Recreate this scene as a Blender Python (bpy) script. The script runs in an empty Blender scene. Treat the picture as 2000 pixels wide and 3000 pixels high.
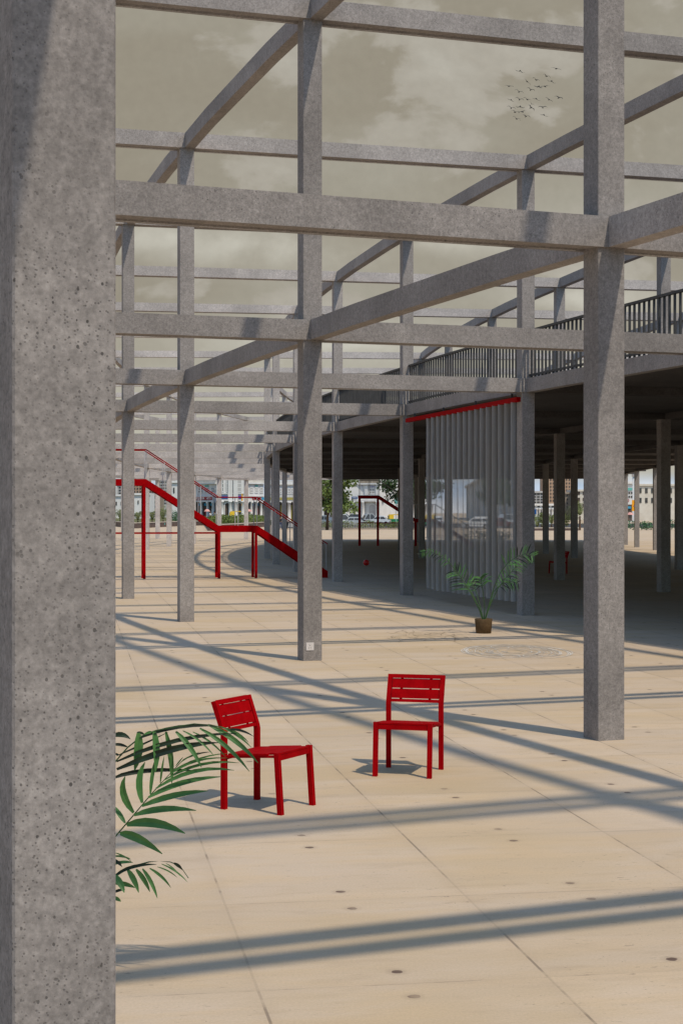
import bpy, bmesh, math, random
from math import sin, cos, radians, pi, sqrt, atan2
from mathutils import Vector, Matrix
random.seed(7)
R = random.random
def U(a, b): return a + (b - a) * random.random()

# ------------------------------------------------------------------ camera
SC = bpy.context.scene
COL = SC.collection
S = 2.25                      # eye height in metres; most sizes below are measured in eye heights
F = 4774.65                   # focal length in pixels of the 2000 px wide original
cd = bpy.data.cameras.new("camera"); cam = bpy.data.objects.new("camera", cd); COL.objects.link(cam)
cam.location = (0, 0, S); cam.rotation_euler = (radians(90), 0, 0)
cd.sensor_fit = 'HORIZONTAL'; cd.sensor_width = 36.0; cd.lens = 36.0 * F / 2000.0
cd.clip_start = 0.1; cd.clip_end = 6000
SC.camera = cam

# ------------------------------------------------------------------ render / colour management
SC.view_settings.view_transform = 'Standard'; SC.view_settings.look = 'None'
SC.view_settings.exposure = 0.0; SC.view_settings.gamma = 1.0; SC.view_settings.use_curve_mapping = False
try:
    SC.cycles.use_denoising = True
    SC.cycles.max_bounces = 8; SC.cycles.diffuse_bounces = 1; SC.cycles.transparent_max_bounces = 16
    SC.cycles.volume_bounces = 0; SC.cycles.sample_clamp_indirect = 6
except Exception: pass

# ------------------------------------------------------------------ sun
SUN_LEN = 0.648; SUN_AZ = radians(38)
sun_dir = Vector((-sin(SUN_AZ) * SUN_LEN, cos(SUN_AZ) * SUN_LEN, -1)).normalized()
ld = bpy.data.lights.new("sun", 'SUN'); ld.energy = 2.8; ld.angle = radians(1.2); ld.color = (1, 0.90, 0.735)
sun = bpy.data.objects.new("sun", ld); COL.objects.link(sun)
sun.rotation_euler = sun_dir.to_track_quat('-Z', 'Y').to_euler()

# ------------------------------------------------------------------ node helper
class NT:
    def __init__(s, tree): s.t = tree; s.n = tree.nodes; s.l = tree.links
    def new(s, k, **kw):
        n = s.n.new(k)
        for a, v in kw.items(): setattr(n, a, v)
        return n
    def put(s, sock, v):
        if hasattr(v, 'is_output') or isinstance(v, bpy.types.NodeSocket): s.l.new(v, sock)
        elif isinstance(v, (tuple, list)) and len(v) == 3 and sock.type == 'RGBA': sock.default_value = (*v, 1)
        else: sock.default_value = v
    def m(s, op, a, b=0.0, c=0.0, clamp=False):
        n = s.new('ShaderNodeMath', operation=op, use_clamp=clamp)
        s.put(n.inputs[0], a); s.put(n.inputs[1], b); s.put(n.inputs[2], c); return n.outputs[0]
    def mix(s, f, a, b, mode='MIX'):
        n = s.new('ShaderNodeMixRGB', blend_type=mode)
        s.put(n.inputs[0], f); s.put(n.inputs[1], a); s.put(n.inputs[2], b); return n.outputs[0]
    def noise(s, vec, scale, detail=4.0, rough=0.55, dist=0.0):
        n = s.new('ShaderNodeTexNoise'); s.put(n.inputs['Vector'], vec); s.put(n.inputs['Scale'], scale)
        s.put(n.inputs['Detail'], detail); s.put(n.inputs['Roughness'], rough); s.put(n.inputs['Distortion'], dist)
        return n.outputs['Fac']
    def voro(s, vec, scale, feature='F1'):
        n = s.new('ShaderNodeTexVoronoi', feature=feature); s.put(n.inputs['Vector'], vec); s.put(n.inputs['Scale'], scale)
        return n
    def ss(s, v, a, b, lo=0.0, hi=1.0):
        n = s.new('ShaderNodeMapRange', interpolation_type='SMOOTHSTEP'); s.put(n.inputs[0], v)
        s.put(n.inputs[1], a); s.put(n.inputs[2], b); s.put(n.inputs[3], lo); s.put(n.inputs[4], hi); return n.outputs[0]
    def lin(s, v, a, b, lo=0.0, hi=1.0):
        n = s.new('ShaderNodeMapRange'); s.put(n.inputs[0], v)
        s.put(n.inputs[1], a); s.put(n.inputs[2], b); s.put(n.inputs[3], lo); s.put(n.inputs[4], hi); return n.outputs[0]
    def vscale(s, vec, xyz):
        n = s.new('ShaderNodeVectorMath', operation='MULTIPLY'); s.put(n.inputs[0], vec); n.inputs[1].default_value = xyz
        return n.outputs[0]
    def sep(s, vec):
        n = s.new('ShaderNodeSeparateXYZ'); s.put(n.inputs[0], vec); return n.outputs
    def comb(s, x, y, z):
        n = s.new('ShaderNodeCombineXYZ'); s.put(n.inputs[0], x); s.put(n.inputs[1], y); s.put(n.inputs[2], z); return n.outputs[0]

def material(name, color=(.5, .5, .5), rough=0.7, spec=0.3, build=None, metal=0.0):
    mt = bpy.data.materials.new(name); mt.use_nodes = True
    t = NT(mt.node_tree); b = mt.node_tree.nodes['Principled BSDF']
    b.inputs['Base Color'].default_value = (*color, 1); b.inputs['Roughness'].default_value = rough
    b.inputs['Specular IOR Level'].default_value = spec; b.inputs['Metallic'].default_value = metal
    mt.diffuse_color = (*color, 1)
    if build:
        pos = t.new('ShaderNodeNewGeometry').outputs['Position']
        build(t, b, pos)
    return mt
def bump(t, b, h, strength, dist):
    n = t.new('ShaderNodeBump'); n.inputs['Strength'].default_value = strength; n.inputs['Distance'].default_value = dist
    t.put(n.inputs['Height'], h); t.l.new(n.outputs[0], b.inputs['Normal'])
def mottled(name, c1, c2, scale=3.0, rough=0.7, spec=0.3, stretch=(1, 1, 1), bs=0.0, metal=0.0):
    def bld(t, b, pos):
        v = t.vscale(pos, stretch)
        f = t.ss(t.noise(v, scale, 5, .6), .3, .7)
        t.put(b.inputs['Base Color'], t.mix(f, c1, c2))
        if bs: bump(t, b, t.noise(v, scale * 6, 3, .6), bs, .01)
    return material(name, c1, rough, spec, bld, metal)

# ------------------------------------------------------------------ sky
w = bpy.data.worlds.new("World"); SC.world = w; w.use_nodes = True
wt = NT(w.node_tree); bg = w.node_tree.nodes['Background']
sky = wt.new('ShaderNodeTexSky', sky_type='NISHITA'); sky.sun_disc = False
sky.sun_elevation = math.asin(-sun_dir.z); sky.sun_rotation = radians(142); sky.air_density = 1.3; sky.dust_density = 1.0; sky.ozone_density = 1.5
gen = wt.new('ShaderNodeTexCoord').outputs['Generated']
sx, sy, sz = wt.sep(gen)[:3]
hor = wt.m('SQRT', wt.m('ADD', wt.m('MULTIPLY', sx, sx), wt.m('MULTIPLY', sy, sy)))
el = wt.m('DIVIDE', sz, wt.m('MAXIMUM', hor, .02))                  # tan(elevation)
az = wt.m('DIVIDE', sx, wt.m('MAXIMUM', wt.m('ABSOLUTE', sy), .05))
cv = wt.comb(az, wt.m('MULTIPLY', el, 1.55), wt.m('MULTIPLY', sy, .3))
n1 = wt.noise(cv, 9.5, 8, .55, .25)
n2 = wt.noise(wt.comb(wt.m('MULTIPLY', az, .8), wt.m('MULTIPLY', el, 2.0), 3.7), 6.5, 4, .5, .1)
n3 = wt.noise(wt.comb(az, el, 9.1), 150.0, 3, .6)
def puff(a0, e0, ra, re):                                          # a heap of cloud round one direction
    p = wt.m('DIVIDE', wt.m('SUBTRACT', az, a0), ra); q = wt.m('DIVIDE', wt.m('SUBTRACT', el, e0), re)
    return wt.m('EXPONENT', wt.m('MULTIPLY', wt.m('ADD', wt.m('MULTIPLY', p, p), wt.m('MULTIPLY', q, q)), -1.0))
heap = None
for a0, e0, ra, re, k_ in ((.073, .245, .052, .042, .26), (.120, .235, .045, .035, .20), (.195, .215, .06, .05, .16), (.085, .200, .05, .02, .10), (-.118, .135, .05, .012, .12), (-.02, .130, .05, .012, .12), (-.25, .26, .12, .04, .12), (.33, .24, .10, .05, .14), (-.03, .28, .04, .02, .06)):
    g_ = wt.m('MULTIPLY', puff(a0, e0, ra, re), k_); heap = g_ if heap is None else wt.m('MAXIMUM', heap, g_)
nn = wt.m('ADD', n1, heap)
cl = wt.ss(nn, .58, .64)
veil = wt.ss(n2, .36, .70)
grain = wt.lin(n3, .3, .7, .97, 1.03)
base = wt.mix(veil, (.308, .278, .218), (.372, .350, .288))
cloudc = wt.mix(wt.ss(nn, .60, .80), (.395, .366, .308), (.470, .446, .385))
skyc = wt.mix(cl, base, cloudc)
bright = None
for a0, e0, ra, re in ((-.045, .163, .075, .014), (.085, .170, .06, .012), (.15, .128, .05, .012), (-.12, .168, .05, .010), (.02, .105, .12, .012)):
    g_ = puff(a0, e0, ra, re); bright = g_ if bright is None else wt.m('MAXIMUM', bright, g_)
skyc = wt.mix(wt.m('MULTIPLY', bright, wt.ss(n1, .36, .62, .25, 1)), skyc, (.575, .555, .480))
low = wt.mix(wt.m('MAXIMUM', wt.ss(n2, .38, .66), cl), (.47, .45, .375), (.60, .59, .52))
skyc = wt.mix(wt.ss(el, .055, .125), low, skyc)
hz = wt.mix(wt.ss(n2, .42, .56), (.42, .54, .70), (.86, .88, .92))
skyc = wt.mix(wt.ss(el, .014, .026), hz, skyc)
skyc = wt.mix(1.0, skyc, grain, 'MULTIPLY')
nish = wt.mix(1.0, sky.outputs[0], (.156, .181, .200), 'MULTIPLY')
skyc = wt.mix(wt.ss(el, .33, .62), skyc, nish)
skyc = wt.mix(wt.ss(sy, .25, -.25), skyc, wt.mix(1.0, nish, (.62, .62, .62), 'MULTIPLY'))
skyc = wt.mix(wt.ss(el, -.02, -.001), (.30, .27, .22), skyc)
wt.put(bg.inputs['Color'], skyc); bg.inputs['Strength'].default_value = 1.0

# ------------------------------------------------------------------ mesh helpers
class MB:
    def __init__(s): s.v = []; s.f = []; s.mi = []; s.cur = 0; s.M = None
    def add(s, vs, fs):
        o = len(s.v)
        for p in vs:
            p = Vector(p)
            s.v.append(s.M @ p if s.M else p)
        for f in fs: s.f.append([o + k for k in f]); s.mi.append(s.cur)
    def box(s, x0, x1, y0, y1, z0, z1):
        s.add([(x0,y0,z0),(x1,y0,z0),(x1,y1,z0),(x0,y1,z0),(x0,y0,z1),(x1,y0,z1),(x1,y1,z1),(x0,y1,z1)],
              [(3,2,1,0),(4,5,6,7),(0,1,5,4),(1,2,6,5),(2,3,7,6),(3,0,4,7)])
    def sweep(s, rings, cap=True, closed=True):
        n = len(rings[0]); vs = [p for r in rings for p in r]; fs = []
        for k in range(len(rings) - 1):
            for j in range(n if closed else n - 1):
                a = k * n + j; b = k * n + (j + 1) % n
                fs.append((a, b, b + n, a + n))
        if cap and closed:
            fs.append(tuple(range(n))[::-1]); fs.append(tuple(range((len(rings) - 1) * n, len(rings) * n)))
        s.add(vs, fs)
    def prism(s, poly, z0, z1):
        s.sweep([[(x, y, z0) for x, y in poly], [(x, y, z1) for x, y in poly]])
    def bar(s, a, b, wd, hd=None, up=Vector((0, 0, 1))):
        a = Vector(a); b = Vector(b); hd = hd or wd; d = (b - a).normalized()
        sd = d.cross(up)
        if sd.length < 1e-4: sd = Vector((1, 0, 0))
        sd.normalize(); u = sd.cross(d)
        o = [sd * wd / 2 * i + u * hd / 2 * j for i, j in ((-1, -1), (1, -1), (1, 1), (-1, 1))]
        s.sweep([[a + k for k in o], [b + k for k in o]])
    def tube(s, pts, rad, n=8, cap=True):
        pts = [Vector(p) for p in pts]; rings = []; ref = None
        for k, p in enumerate(pts):
            d = (pts[min(k + 1, len(pts) - 1)] - pts[max(k - 1, 0)]).normalized()
            if ref is None: ref = Vector((1, 0, 0)) if abs(d.x) < .8 else Vector((0, 1, 0))
            sd = d.cross(ref).normalized(); u = sd.cross(d); ref = u.cross(sd) if False else ref
            r = rad[k] if isinstance(rad, (list, tuple)) else rad
            rings.append([p + sd * cos(2*pi*j/n) * r + u * sin(2*pi*j/n) * r for j in range(n)])
        s.sweep(rings, cap)
    def lathe(s, prof, n=24, c=(0, 0, 0)):
        s.sweep([[(c[0] + r * cos(2*pi*j/n), c[1] + r * sin(2*pi*j/n), c[2] + z) for j in range(n)] for r, z in prof])
    def ball(s, c, r, n=16, m=10, sc=(1, 1, 1)):
        rings = []
        for k in range(1, m):
            t = pi * k / m
            rings.append([(c[0] + r*sc[0]*sin(t)*cos(2*pi*j/n), c[1] + r*sc[1]*sin(t)*sin(2*pi*j/n), c[2] - r*sc[2]*cos(t)) for j in range(n)])
        s.sweep(rings)
    def quad(s, a, b, c, d): s.add([a, b, c, d], [(0, 1, 2, 3)])
    def build(s, name, mat, parent=None, smooth=False):
        me = bpy.data.meshes.new(name); me.from_pydata([tuple(p) for p in s.v], [], s.f)
        for mm in (mat if isinstance(mat, (list, tuple)) else [mat]): me.materials.append(mm)
        if any(s.mi): me.polygons.foreach_set('material_index', s.mi)
        if smooth: me.polygons.foreach_set('use_smooth', [True] * len(me.polygons))
        me.update()
        o = bpy.data.objects.new(name, me); COL.objects.link(o)
        if parent:
            o.parent = parent
        return o
def tag(o, label=None, cat=None, group=None, kind=None):
    if label: o['label'] = label
    if cat: o['category'] = cat
    if group: o['group'] = group
    if kind: o['kind'] = kind
    return o
def thing(name, label, cat, loc=(0, 0, 0), rz=0.0, group=None):
    o = bpy.data.objects.new(name, None); COL.objects.link(o); o.empty_display_size = .2
    o.location = loc; o.rotation_euler = (0, 0, rz)
    return tag(o, label, cat, group)
def copy_tree(o, parent=None):
    c = o.copy(); COL.objects.link(c)
    if parent: c.parent = parent
    for ch in list(o.children): copy_tree(ch, c)
    return c
def px(x, y, Zm):             # point at depth Zm (metres) that stands at pixel x, y of the 2000 x 3000 original
    return Vector(((x - 1000) / F * Zm, Zm, S + (1500 - y) / F * Zm))
def gx(x, Zm): return (x - 1000) / F * Zm

# ------------------------------------------------------------------ materials
def concrete(name, streak=False, tone=1.0):
    def bld(t, b, pos):
        big = t.noise(pos, .55, 5, .62, .3)
        mid = t.noise(pos, 3.2, 6, .66, .4)
        if streak: mid = t.noise(t.vscale(pos, (3.0, 3.0, .22)), 3.4, 6, .62, .2)
        fine = t.noise(pos, 55, 3, .65)
        col = t.mix(t.ss(big, .30, .72), (.240*tone, .226*tone, .222*tone), (.370*tone, .349*tone, .343*tone))
        col = t.mix(t.lin(mid, .25, .75, .05, .52), col, (.195*tone, .184*tone, .180*tone))
        col = t.mix(t.ss(t.noise(pos, 1.3, 3, .5), .56, .74, 0, .22), col, (.47*tone, .445*tone, .43*tone))
        col = t.mix(1.0, col, t.lin(fine, .25, .75, .74, 1.26), 'MULTIPLY')
        gr = t.noise(pos, 21, 4, .72)
        col = t.mix(1.0, col, t.lin(gr, .28, .72, .74, 1.22), 'MULTIPLY')
        col = t.mix(1.0, col, (1.0, .962, .925), 'MULTIPLY')
        # air holes of several sizes
        vA = t.voro(t.vscale(pos, (1, 1, .80)), 47)
        rnd = t.sep(vA.outputs['Color'])[0]
        szA = t.lin(rnd, .45, 1, 0, .24)
        wob = t.m('MULTIPLY', t.m('SUBTRACT', t.noise(pos, 90, 2, .5), .5), .14)
        pA = t.ss(t.m('SUBTRACT', t.m('ADD', vA.outputs['Distance'], wob), szA), -.03, .045, 1, 0)
        pA = t.m('MULTIPLY', pA, t.ss(rnd, .44, .52))
        vB = t.voro(pos, 85)
        rb = t.sep(vB.outputs['Color'])[1]
        pB = t.m('MULTIPLY', t.ss(vB.outputs['Distance'], .16, .36, 1, 0), t.ss(rb, .46, .56))
        vC = t.voro(pos, 15); rc = t.sep(vC.outputs['Color'])[2]
        pC = t.m('MULTIPLY', t.ss(t.m('ADD', vC.outputs['Distance'], wob), .05, .12, 1, 0), t.ss(rc, .80, .85))
        pB = t.m('MAXIMUM', pB, pC)
        dens = t.ss(t.noise(pos, 1.1, 3, .6), .36, .62, .25, 1)
        pit = t.m('MULTIPLY', t.m('MAXIMUM', pA, t.m('MULTIPLY', pB, .7)), dens)
        col = t.mix(t.m('MULTIPLY', pit, .88), col, (.060, .055, .052))
        t.put(b.inputs['Base Color'], col)
        h = t.m('SUBTRACT', t.m('MULTIPLY', fine, .35), pit)
        bump(t, b, h, .35, .006)
    return material(name, (.33, .31, .30), .88, .2, bld)
CONC = concrete('grey_concrete', False, .94)
CTONES = [CONC, concrete('mid_grey_concrete', False, 1.10), concrete('light_grey_concrete', False, 1.38), concrete('pale_concrete', False, 1.75), concrete('palest_concrete', False, 2.05)]  # the paler copies carry the fade of distance in their colour
STONES = [concrete('streaked_concrete', True, 1.05), concrete('streaked_mid_concrete', True, 1.12), concrete('streaked_light_concrete', True, 1.22), concrete('streaked_pale_concrete', True, 1.4), concrete('streaked_palest_concrete', True, 1.6), concrete('streaked_deck_shade_concrete', True, .42)]  # paler copies imitate distance haze; the deck copy is darkened as under-deck shade
def haze_tone(i, up=0):                   # haze of distance put into the concrete colour: paler further along the frame
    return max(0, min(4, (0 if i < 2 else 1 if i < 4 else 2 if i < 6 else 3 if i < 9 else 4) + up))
CONC_SHADE = concrete('deck_shade_concrete', False, .38)  # shade under the deck put into the concrete colour

LA = radians(9.3)
def paving(t, b, pos):
    x, y, z = t.sep(pos)[:3]
    la = t.m('ADD', t.m('MULTIPLY', x, cos(LA)), t.m('MULTIPLY', y, sin(LA)))
    lo = t.m('SUBTRACT', t.m('MULTIPLY', y, cos(LA)), t.m('MULTIPLY', x, sin(LA)))
    A = .6255 * S; B = .7565 * S
    ua = t.m('DIVIDE', t.m('SUBTRACT', la, .378 * S), A); ub = t.m('DIVIDE', t.m('SUBTRACT', lo, 4.140 * S), B)
    def jd(u, sp):       # distance to the nearest joint
        return t.m('MULTIPLY', t.m('ABSOLUTE', t.m('SUBTRACT', t.m('FRACT', t.m('ADD', u, 100.5)), .5)), sp)
    da = jd(ua, A); db = jd(ub, B)
    cell = t.comb(t.m('FLOOR', ua), t.m('FLOOR', ub), 0)
    wn = t.new('ShaderNodeTexWhiteNoise', noise_dimensions='3D'); t.put(wn.inputs['Vector'], cell)
    rv = t.comb(la, lo, 0)
    str1 = t.noise(t.vscale(rv, (.55, 1.7, 1)), 1.5, 6, .62, .4)
    big = t.noise(rv, .28, 4, .55)
    fine = t.noise(pos, 70, 3, .7)
    col = t.mix(t.ss(big, .36, .62), (.525, .408, .255), (.550, .448, .330))
    col = t.mix(t.ss(t.noise(t.vscale(rv, (.5, 1.4, 1)), .9, 5, .6),   .42, .64, 0, .8), col, (.580, .475, .350))
    col = t.mix(t.ss(str1, .42, .68, 0, .60), col, (.575, .440, .275))
    col = t.mix(t.ss(t.noise(t.vscale(rv, (.9, 6, 1)), 3.2, 5, .65, .5), .54, .74, 0, .26), col, (.44, .33, .215))
    col = t.mix(t.ss(t.noise(t.vscale(rv, (.8, 2.4, 1)), 2.3, 5, .6), .52, .72, 0, .45), col, (.45, .35, .235))
    col = t.mix(1.0, col, t.lin(wn.outputs['Value'], 0, 1, .955, 1.045), 'MULTIPLY')
    col = t.mix(1.0, col, t.lin(fine, .25, .75, .91, 1.09), 'MULTIPLY')
    col = t.mix(1.0, col, (1.04, .995, .975), 'MULTIPLY')
    # scuffs and rusty blotches
    sc = t.noise(t.vscale(rv, (1, 3.2, 1)), 5.5, 5, .7, .8)
    col = t.mix(t.ss(sc, .66, .72, 0, .40), col, (.33, .235, .15))
    sp = t.ss(t.noise(t.vscale(rv, (2.0, 5, 1)), 7, 4, .7, 1.0), .635, .665, 0, .62)
    sp = t.m('MULTIPLY', sp, t.ss(t.noise(rv, .45, 2, .5), .40, .56))
    col = t.mix(sp, col, (.21, .155, .115))
    # joints
    br = t.ss(t.noise(rv, 1.6, 4, .65), .44, .60, .22, 1)
    brb = t.ss(t.noise(t.vscale(rv, (1, .3, 1)), 1.9, 4, .65), .46, .64, .05, .6)
    ja = t.m('MULTIPLY', t.ss(da, .0045, .0095, 1, 0), br); jb = t.m('MULTIPLY', t.ss(db, .004, .009, 1, 0), brb)
    j = t.m('MAXIMUM', ja, jb)
    col = t.mix(t.m('MULTIPLY', t.ss(t.m('MINIMUM', da, db), .0, .10, 1, 0), .10), col, (.36, .27, .19))
    col = t.mix(t.m('MULTIPLY', j, .70), col, (.19, .14, .10))
    # pairs of round tie holes on the slabs' centre lines
    dm = t.m('SUBTRACT', A / 2, da); dl = t.m('SUBTRACT', db, .205)
    r = t.m('SQRT', t.m('ADD', t.m('MULTIPLY', dm, dm), t.m('MULTIPLY', dl, dl)))
    r = t.m('ADD', r, t.m('MULTIPLY', t.m('SUBTRACT', t.noise(pos, 26, 3, .6), .5), .026))
    hole = t.m('MAXIMUM', t.ss(r, .024, .034, 1, 0), t.ss(r, .034, .075, .16, 0))
    col = t.mix(t.m('MULTIPLY', hole, t.ss(t.noise(pos, 2.7, 2, .6), .35, .62, .45, .95)), col, (.12, .075, .055))
    t.put(b.inputs['Base Color'], col)
    h = t.m('SUBTRACT', t.m('MULTIPLY', fine, .3), t.m('ADD', j, hole))
    bump(t, b, h, .3, .004)
PAVE = material('plaza_slabs', (.55, .45, .34), .85, .25, paving)

def redpaint(t, b, pos):
    f = t.noise(pos, 9, 4, .6); g = t.noise(pos, 120, 2, .6)
    col = t.mix(t.ss(f, .3, .7), (.365, .0018, .0040), (.290, .0012, .0030))
    col = t.mix(1.0, col, t.lin(g, .25, .75, .86, 1.14), 'MULTIPLY')
    t.put(b.inputs['Base Color'], col); bump(t, b, g, .12, .002)
RED = material('red_paint', (.4, .006, .008), .6, .02, redpaint)
STEEL = mottled('galvanised_steel', (.40, .40, .42), (.52, .52, .54), 6, .5, .4)
DARKM = mottled('charcoal_metal', (.040, .040, .042), (.062, .062, .064), 5, .55, .3)
WHITE = mottled('white_plaster', (.70, .685, .66), (.80, .785, .76), .6, .9, .2)
CREAM = mottled('cream_plaster', (.60, .55, .47), (.70, .66, .58), .5, .9, .2)
BROWNB = mottled('brown_render', (.42, .28, .19), (.50, .35, .25), .4, .9, .2)
RUBBLE = mottled('rubble_stone', (.26, .21, .16), (.40, .33, .25), 2.2, .95, .1)
GLASS = mottled('dark_glass', (.030, .034, .040), (.09, .085, .08), .9, .18, .5)
SHOP = mottled('shop_interior', (.03, .028, .026), (.16, .11, .08), .9, .6, .3)
GREYB = mottled('grey_render', (.46, .44, .42), (.56, .54, .52), .5, .9, .2)
PLASTIC = mottled('white_plastic', (.60, .55, .53), (.66, .62, .60), 60, .45, .35)
BLACK = material('black', (.01, .01, .01), .6, .3)
def leafm(name, a, b2, c):
    def bld(t, b, pos):
        n = t.noise(pos, 1.6, 3, .6); n2 = t.noise(pos, 14, 2, .6)
        col = t.mix(t.ss(n, .34, .66), a, b2); col = t.mix(t.ss(n2, .45, .75), col, c)
        t.put(b.inputs['Base Color'], col)
        b.inputs['Transmission Weight'].default_value = 0.0
    return material(name, a, .5, .3, bld)
PALM = leafm('palm_leaf', (.048, .145, .036), (.070, .185, .048), (.090, .215, .060))
PALM_D = leafm('shaded_palm_leaf', (.006, .013, .007), (.012, .026, .012), (.018, .040, .018))  # near-black colour stands in for the shade on leaf backs
STEMG = leafm('palm_stem', (.030, .075, .024), (.045, .10, .034), (.05, .09, .03))
TREEL = leafm('tree_leaf', (.065, .115, .025), (.15, .21, .05), (.26, .31, .10))
TREELD = leafm('dark_tree_leaf', (.030, .060, .022), (.055, .095, .034), (.085, .125, .050))
HEDGE = leafm('hedge_leaf', (.095, .150, .030), (.17, .22, .055), (.26, .28, .09))
BUSH = leafm('bush_leaf', (.085, .125, .035), (.165, .19, .06), (.26, .25, .11))
GREENH = leafm('bright_hedge_leaf', (.035, .110, .045), (.060, .150, .060), (.10, .19, .08))
BARK = mottled('bark', (.085, .055, .040), (.14, .095, .07), 6, .95, .1, (1, 1, .2))
POT = mottled('clay_pot', (.085, .052, .024), (.115, .072, .036), 22, .8, .2, bs=.2)
SOIL = mottled('soil', (.03, .022, .016), (.05, .038, .027), 20, .95, .1)
CHALK = mottled('chalk', (.62, .55, .46), (.76, .70, .62), 7, .95, .1)
DIRT = mottled('brown_marks', (.36, .27, .18), (.43, .33, .23), 9, .95, .1)
GRANITE = mottled('brown_granite', (.095, .062, .055), (.135, .09, .08), 3, .6, .3)
COPING = mottled('stone_coping', (.50, .42, .34), (.6, .52, .44), 2, .85, .2)
def flat(n, c, r=.6): return mottled(n, tuple(k * .92 for k in c), tuple(min(1, k * 1.06) for k in c), 2.5, r, .3)
SIGN_RED = flat('sign_red', (.33, .02, .03)); SIGN_BLUE = flat('sign_blue', (.02, .10, .30)); SIGN_TEAL = flat('sign_teal', (.15, .47, .42))
SIGN_PURP = flat('sign_purple', (.10, .06, .42)); SIGN_YEL = flat('sign_yellow', (.80, .40, .02)); SIGN_OLV = flat('sign_olive', (.42, .36, .10))
SIGN_CYAN = flat('sign_cyan', (.05, .30, .48)); ORANGE = flat('sign_orange', (.85, .36, .01)); LETTER = flat('white_letters', (.78, .78, .78))
BLETTER = flat('blue_letters', (.06, .05, .35)); PINK = flat('umbrella_pink', (.72, .36, .30)); AUTOY = flat('auto_yellow', (.78, .50, .03), .4)
AUTOG = flat('auto_green', (.015, .22, .10), .4); CARW = flat('white_car_paint', (.70, .71, .72), .3); CARB = flat('teal_car_paint', (.06, .14, .18), .3)
CARD = flat('dark_car_paint', (.04, .055, .06), .3); CARS = flat('silver_car_paint', (.45, .48, .50), .3); CARR = flat('red_car_paint', (.30, .05, .03), .3)
TYRE = flat('tyre', (.015, .015, .015), .9); RIM = flat('rim', (.35, .35, .36), .4)
SKIN = flat('skin', (.24, .13, .08)); HAIR = flat('hair', (.012, .010, .010)); CLW = flat('white_cloth', (.65, .65, .66), .9)
CLG = flat('grey_cloth', (.28, .31, .38), .9); CLD = flat('dark_cloth', (.03, .03, .04), .9); CLJ = flat('denim', (.05, .08, .16), .9)
BIRD = mottled('bird_plumage', (.012, .011, .010), (.05, .046, .042), 9, .8, .2)
ASPH = mottled('asphalt', (.055, .054, .053), (.085, .083, .08), .7, .9, .2)
SANDY = mottled('sandy_ground', (.42, .31, .20), (.50, .40, .29), .3, .95, .1)
GRASS = mottled('lawn_soil', (.10, .12, .04), (.20, .17, .09), .6, .95, .1)
IRON = mottled('fence_iron', (.06, .035, .03), (.10, .06, .05), 3, .7, .3); PALEM = mottled('pale_railing', (.38, .37, .36), (.46, .45, .44), 3, .6, .3)
def curt(t, b, pos):
    n = t.noise(t.vscale(pos, (6, 6, .8)), 3, 4, .6); f = t.noise(pos, 90, 2, .6)
    col = t.mix(t.ss(n, .3, .7), (.50, .49, .48), (.58, .57, .56))
    t.put(b.inputs['Base Color'], t.mix(1.0, col, t.lin(f, .3, .7, .9, 1.1), 'MULTIPLY'))
    out = [k for k in t.n if k.type == 'OUTPUT_MATERIAL'][0]
    tr = t.new('ShaderNodeBsdfTransparent'); tl = t.new('ShaderNodeBsdfTranslucent'); tl.inputs[0].default_value = (.45, .44, .43, 1)
    m1 = t.new('ShaderNodeMixShader'); m1.inputs[0].default_value = .25; t.l.new(b.outputs[0], m1.inputs[1]); t.l.new(tl.outputs[0], m1.inputs[2])
    m2 = t.new('ShaderNodeMixShader'); m2.inputs[0].default_value = .36; t.l.new(m1.outputs[0], m2.inputs[1]); t.l.new(tr.outputs[0], m2.inputs[2])
    t.l.new(m2.outputs[0], out.inputs['Surface'])
CURT = material('sheer_curtain', (.4, .4, .4), .9, .1, curt)

# ------------------------------------------------------------------ ground
def sheet(name, pts, z, mat):
    b = MB(); b.add([(x, y, z) for x, y in pts], [tuple(range(len(pts)))])
    return tag(b.build(name, mat), kind='structure')
sheet('ground', [(-900, -60), (900, -60), (900, 3000), (-900, 3000)], 0.0, PAVE)

# ------------------------------------------------------------------ concrete frame: radial lines i, arcs a
OX, OZ, R1, DR, T0, DT, CS = 89.8408, 41.19855, 94.98138, 3.337664, 20.98075, 2.446716, .132082
def th(i): return radians(T0 - DT * i)
def rad(a): return R1 - DR * (a - 1)
def ud(i): return Vector((cos(th(i)), sin(th(i)), 0))
def nd(i): return Vector((sin(th(i)), -cos(th(i)), 0))        # towards the camera
O3 = Vector((OX, OZ, 0))
def pt(i, r, z=0.0): return (O3 - ud(i) * r + Vector((0, 0, z))) * S
IA, IB = -2, 13
AA, AB = 0, 5
H1, H2, BH = 2.156, 4.312, .135        # beam undersides and beam depth
BW = .160                              # width of the radial beams, split into two leaves to cast double shadow stripes
frame = thing('concrete_frame', 'bare two-storey frame of pitted grey concrete columns and curving beams standing over the beige plaza', 'building')
for i in range(IA, IB + 1):
    for a in range(AA, AB + 1):
        c = pt(i, rad(a)); u = ud(i); n = nd(i); h = CS / 2 * S; k = .007
        poly = []
        for sx_, sy_ in ((-1, -1), (1, -1), (1, 1), (-1, 1)):
            for dx, dy in (((h - k) * sx_, h * sy_), (h * sx_, (h - k) * sy_))[::(1 if sx_ * sy_ < 0 else -1)]:
                p = c + u * dx - n * dy; poly.append((p.x, p.y))
        b = MB(); b.prism(poly, -.05, (H2 + BH - .004) * S)
        col = b.build('column', CTONES[haze_tone(i) if a < 3 else min(1, haze_tone(i))], frame)
        if i == -1 and a == 0: col['label'] = 'broad pitted column filling the left edge'
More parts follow.
